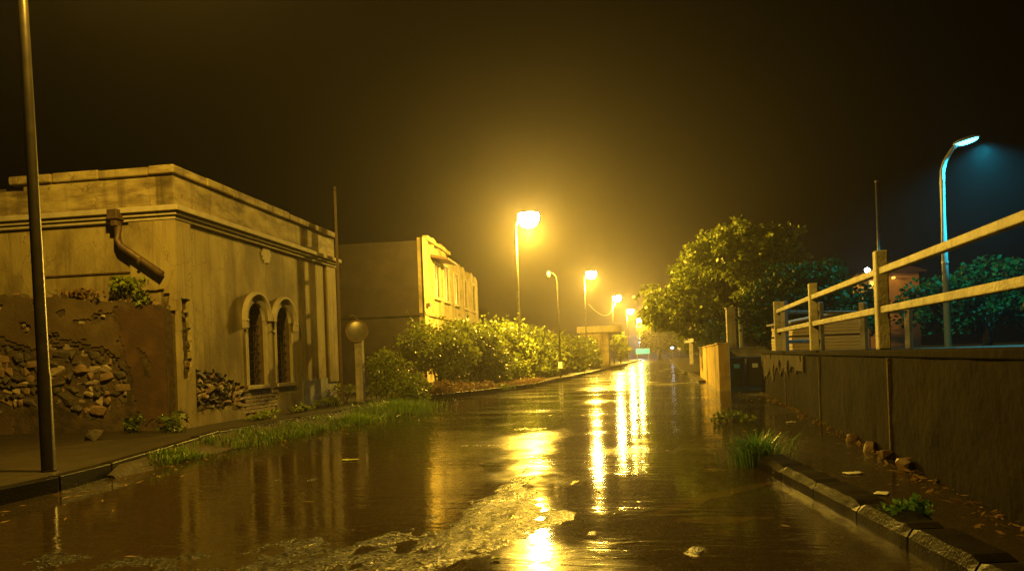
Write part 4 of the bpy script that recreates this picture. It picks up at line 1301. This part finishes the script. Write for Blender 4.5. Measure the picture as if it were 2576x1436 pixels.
# ------------------------------------------------------------------ garden wall, shrubs, far left
gw = thing('garden_wall', 'long dim garden wall under the overgrown hedge on the left', 'wall', (0, 0, 0))
gp_ = [(30, -7.25), (36, -6.95), (45, -6.6), (60, -6.2), (72, -6.0)]
for (y0, x0), (y1, x1) in zip(gp_, gp_[1:]):
    a, b = Vector((x0, y0, .85)), Vector((x1, y1, .85)); d = (b - a).normalized() * .003
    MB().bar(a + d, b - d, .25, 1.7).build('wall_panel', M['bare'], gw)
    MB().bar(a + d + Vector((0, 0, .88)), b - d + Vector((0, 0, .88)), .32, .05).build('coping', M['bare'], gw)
for i, (x, y, r, lab, cl) in enumerate((
        (-8.6, 28.3, (1.3, 1.5, 1.0), 'dark shrub spilling over the garden wall nearest the tall building', 90),
        (-7.35, 30.2, (.6, .8, .5), 'low shrub covering the near end of the garden wall', 50),
        (-8.2, 32, (1.2, 1.7, 1.15), 'shrub over the garden wall below the tall building front', 110),
        (-7.5, 36, (1.0, 1.9, 1.3), 'bright shrub over the garden wall beside the brightest lamp', 120),
        (-7.2, 40.5, (1.0, 2.1, 1.05), 'shrub over the garden wall just past the brightest lamp', 100),
        (-6.9, 46, (1.0, 2.6, .9), 'lower shrub over the garden wall behind the unlit lamp', 100),
        (-6.6, 53, (1.0, 3.0, .9), 'shrub at the far middle of the garden wall', 90),
        (-6.4, 62, (1.0, 4.0, .85), 'farthest shrub along the garden wall', 90))):
    rg = random.Random(200 + i)
    t = thing('shrub', lab, 'shrub', (x, y, 1.2), 0, 'overgrown shrubs on the garden wall')
    mb = MB()
    for k in range(6):
        a = rg.uniform(0, 6.28)
        mb.tube([(0, 0, -1.2), (r[0] * .3 * math.cos(a), r[1] * .3 * math.sin(a), .2), (r[0] * .8 * math.cos(a), r[1] * .8 * math.sin(a), r[2] * .9)], [.05, .03, .01], 5)
    mb.build('stem', M['bark'], t)
    mb = MB(); crown(mb, [((0, 0, .55), r), ((.4, .4, .2), (r[0] * .9, r[1] * .9, r[2] * .7)), ((.75, 0, -.45), (.45, r[1] * 1.05, .75))], int(cl * 1.5), 42, .15 + .012 * i, rg, .42)
    for k in range(26):      # long shoots sticking out of the mass
        a = rg.uniform(0, 6.28); q = Vector((r[0] * .8 * math.cos(a), r[1] * .8 * math.sin(a), .5 + r[2] * rg.uniform(.2, .9)))
        dd = Vector((math.cos(a) * .5, math.sin(a) * .5, rg.uniform(.3, 1.1)))
        for w in range(9): leaf_quad(mb, q + dd * (w / 9) * rg.uniform(.5, .9), .13, rg)
    mb.build('crown', M['leafy'] if i % 3 != 1 else M['leaf'], t, raw=True)
# masses of foliage behind, between the two buildings
sb = thing('flat_roofed_building', 'small low building with a rounded projecting flat roof beyond the hedge', 'building', (-6.6, 76, 0), R(3))
MB().bounds((-1.4, 0, -.2), (1.4, 9, 3.5)).build('wall', M['facade'], sb)
mb = MB(); pol = [(-1.7, -.5), (1.6, -.5)] + [(1.6 + 1.1 * math.sin(R(a)), .6 - 1.1 * math.cos(R(a))) for a in range(10, 100, 15)] + [(2.7, 9.2), (-1.7, 9.2)]
mb.prism(pol, 'z', 3.501, 4.15); mb.build('roof', M['trim'], sb, bevel=.03)
fr = MB().bounds((1.401, 2, .1), (1.46, 3.1, 2.4)).build('door', M['iron'], sb)
fr = MB().bounds((-1.2, -.05, 1.2), (.2, -.001, 2.5)).build('window', M['iron'], sb)
MB().bounds((-1.12, -.06, 1.28), (.12, -.051, 2.42)).build('pane', M['darkglass'], fr)
rg = random.Random(300)
t = thing('shrub', 'slim bush past the flat roofed building', 'shrub', (-4.9, 92, .1))
mb = MB().tube([(0, 0, -.2), (0, 0, 1.5)], .06, 6); mb.build('stem', M['bark'], t)
mb = MB(); crown(mb, [((0, 0, 1.9), (.9, 1.2, 1.6))], 40, 36, .28, rg, .5); mb.build('crown', M['leafy'], t, raw=True)

# ------------------------------------------------------------------ far end of the street
t = thing('green_sign', 'green lit sign board at the far end of the road', 'sign', (-3.3, 135, 0))
MB().bounds((-1.25, 0, 1.15), (1.25, .3, 2.2)).build('sign_box', M['housing'], t)
MB().bounds((-1.15, -.03, 1.25), (1.15, -.002, 2.1)).build('lit_face', M['greensign'], t)
for s in (-1.0, 1.0):
    MB().bounds((s - .1, .05, -.3), (s + .1, .25, 1.149)).build('leg', M['polemetal'], t)
for x, y, z, lab in ((2.6, 128, 1.9, 'leftmost small white light under the round far tree'), (3.7, 128, 1.75, 'faint middle light under the round far tree'), (5.3, 124, 2.1, 'rightmost small white light under the round far tree')):
    t = thing('far_lamp', lab, 'lamp', (x - .9, y, 0), 0, 'small lights at the far end of the road')
    MB().tube([(0, 0, -.2), (0, 0, z)], .05, 8).build('post', M['polemetal'], t)
    MB().ell((0, -.05, z + .15), (.28, .2, .18), 12, 6).build('globe', M['farwhite'] if 'faint' not in lab else M['unlit'], t, smooth=True)
fb = thing('far_building', 'dim low building closing the view at the end of the road', 'building', (6, 175, 0))
MB().bounds((-16, 0, -.3), (14, 8, 5)).build('wall', M['bare'], fb)
MB().bounds((-16.3, -.3, 5.001), (14.3, 8.3, 5.4)).build('roof', M['tile'], fb)

# ------------------------------------------------------------------ rain haze
hz = MB().bounds((-340, -340, -1.6), (340, 340, 13.5)).build('haze', None)
m = bpy.data.materials.new('rain_haze'); m.use_nodes = True
t_ = m.node_tree; t_.nodes.clear()
out = t_.nodes.new("ShaderNodeOutputMaterial")
pvn = t_.nodes.new("ShaderNodeVolumePrincipled")
pvn.inputs["Color"].default_value = (1.0, .94, 1.0, 1)
pvn.inputs["Density"].default_value = HAZE_DENSITY
pvn.inputs["Anisotropy"].default_value = HAZE_G
t_.links.new(pvn.outputs[0], out.inputs["Volume"])
m.cycles.volume_sampling = 'EQUIANGULAR'
m.cycles.homogeneous_volume = True
hz.data.materials.append(m)
tag(hz, 'thin rain haze glowing around the street lamps', kind='stuff')
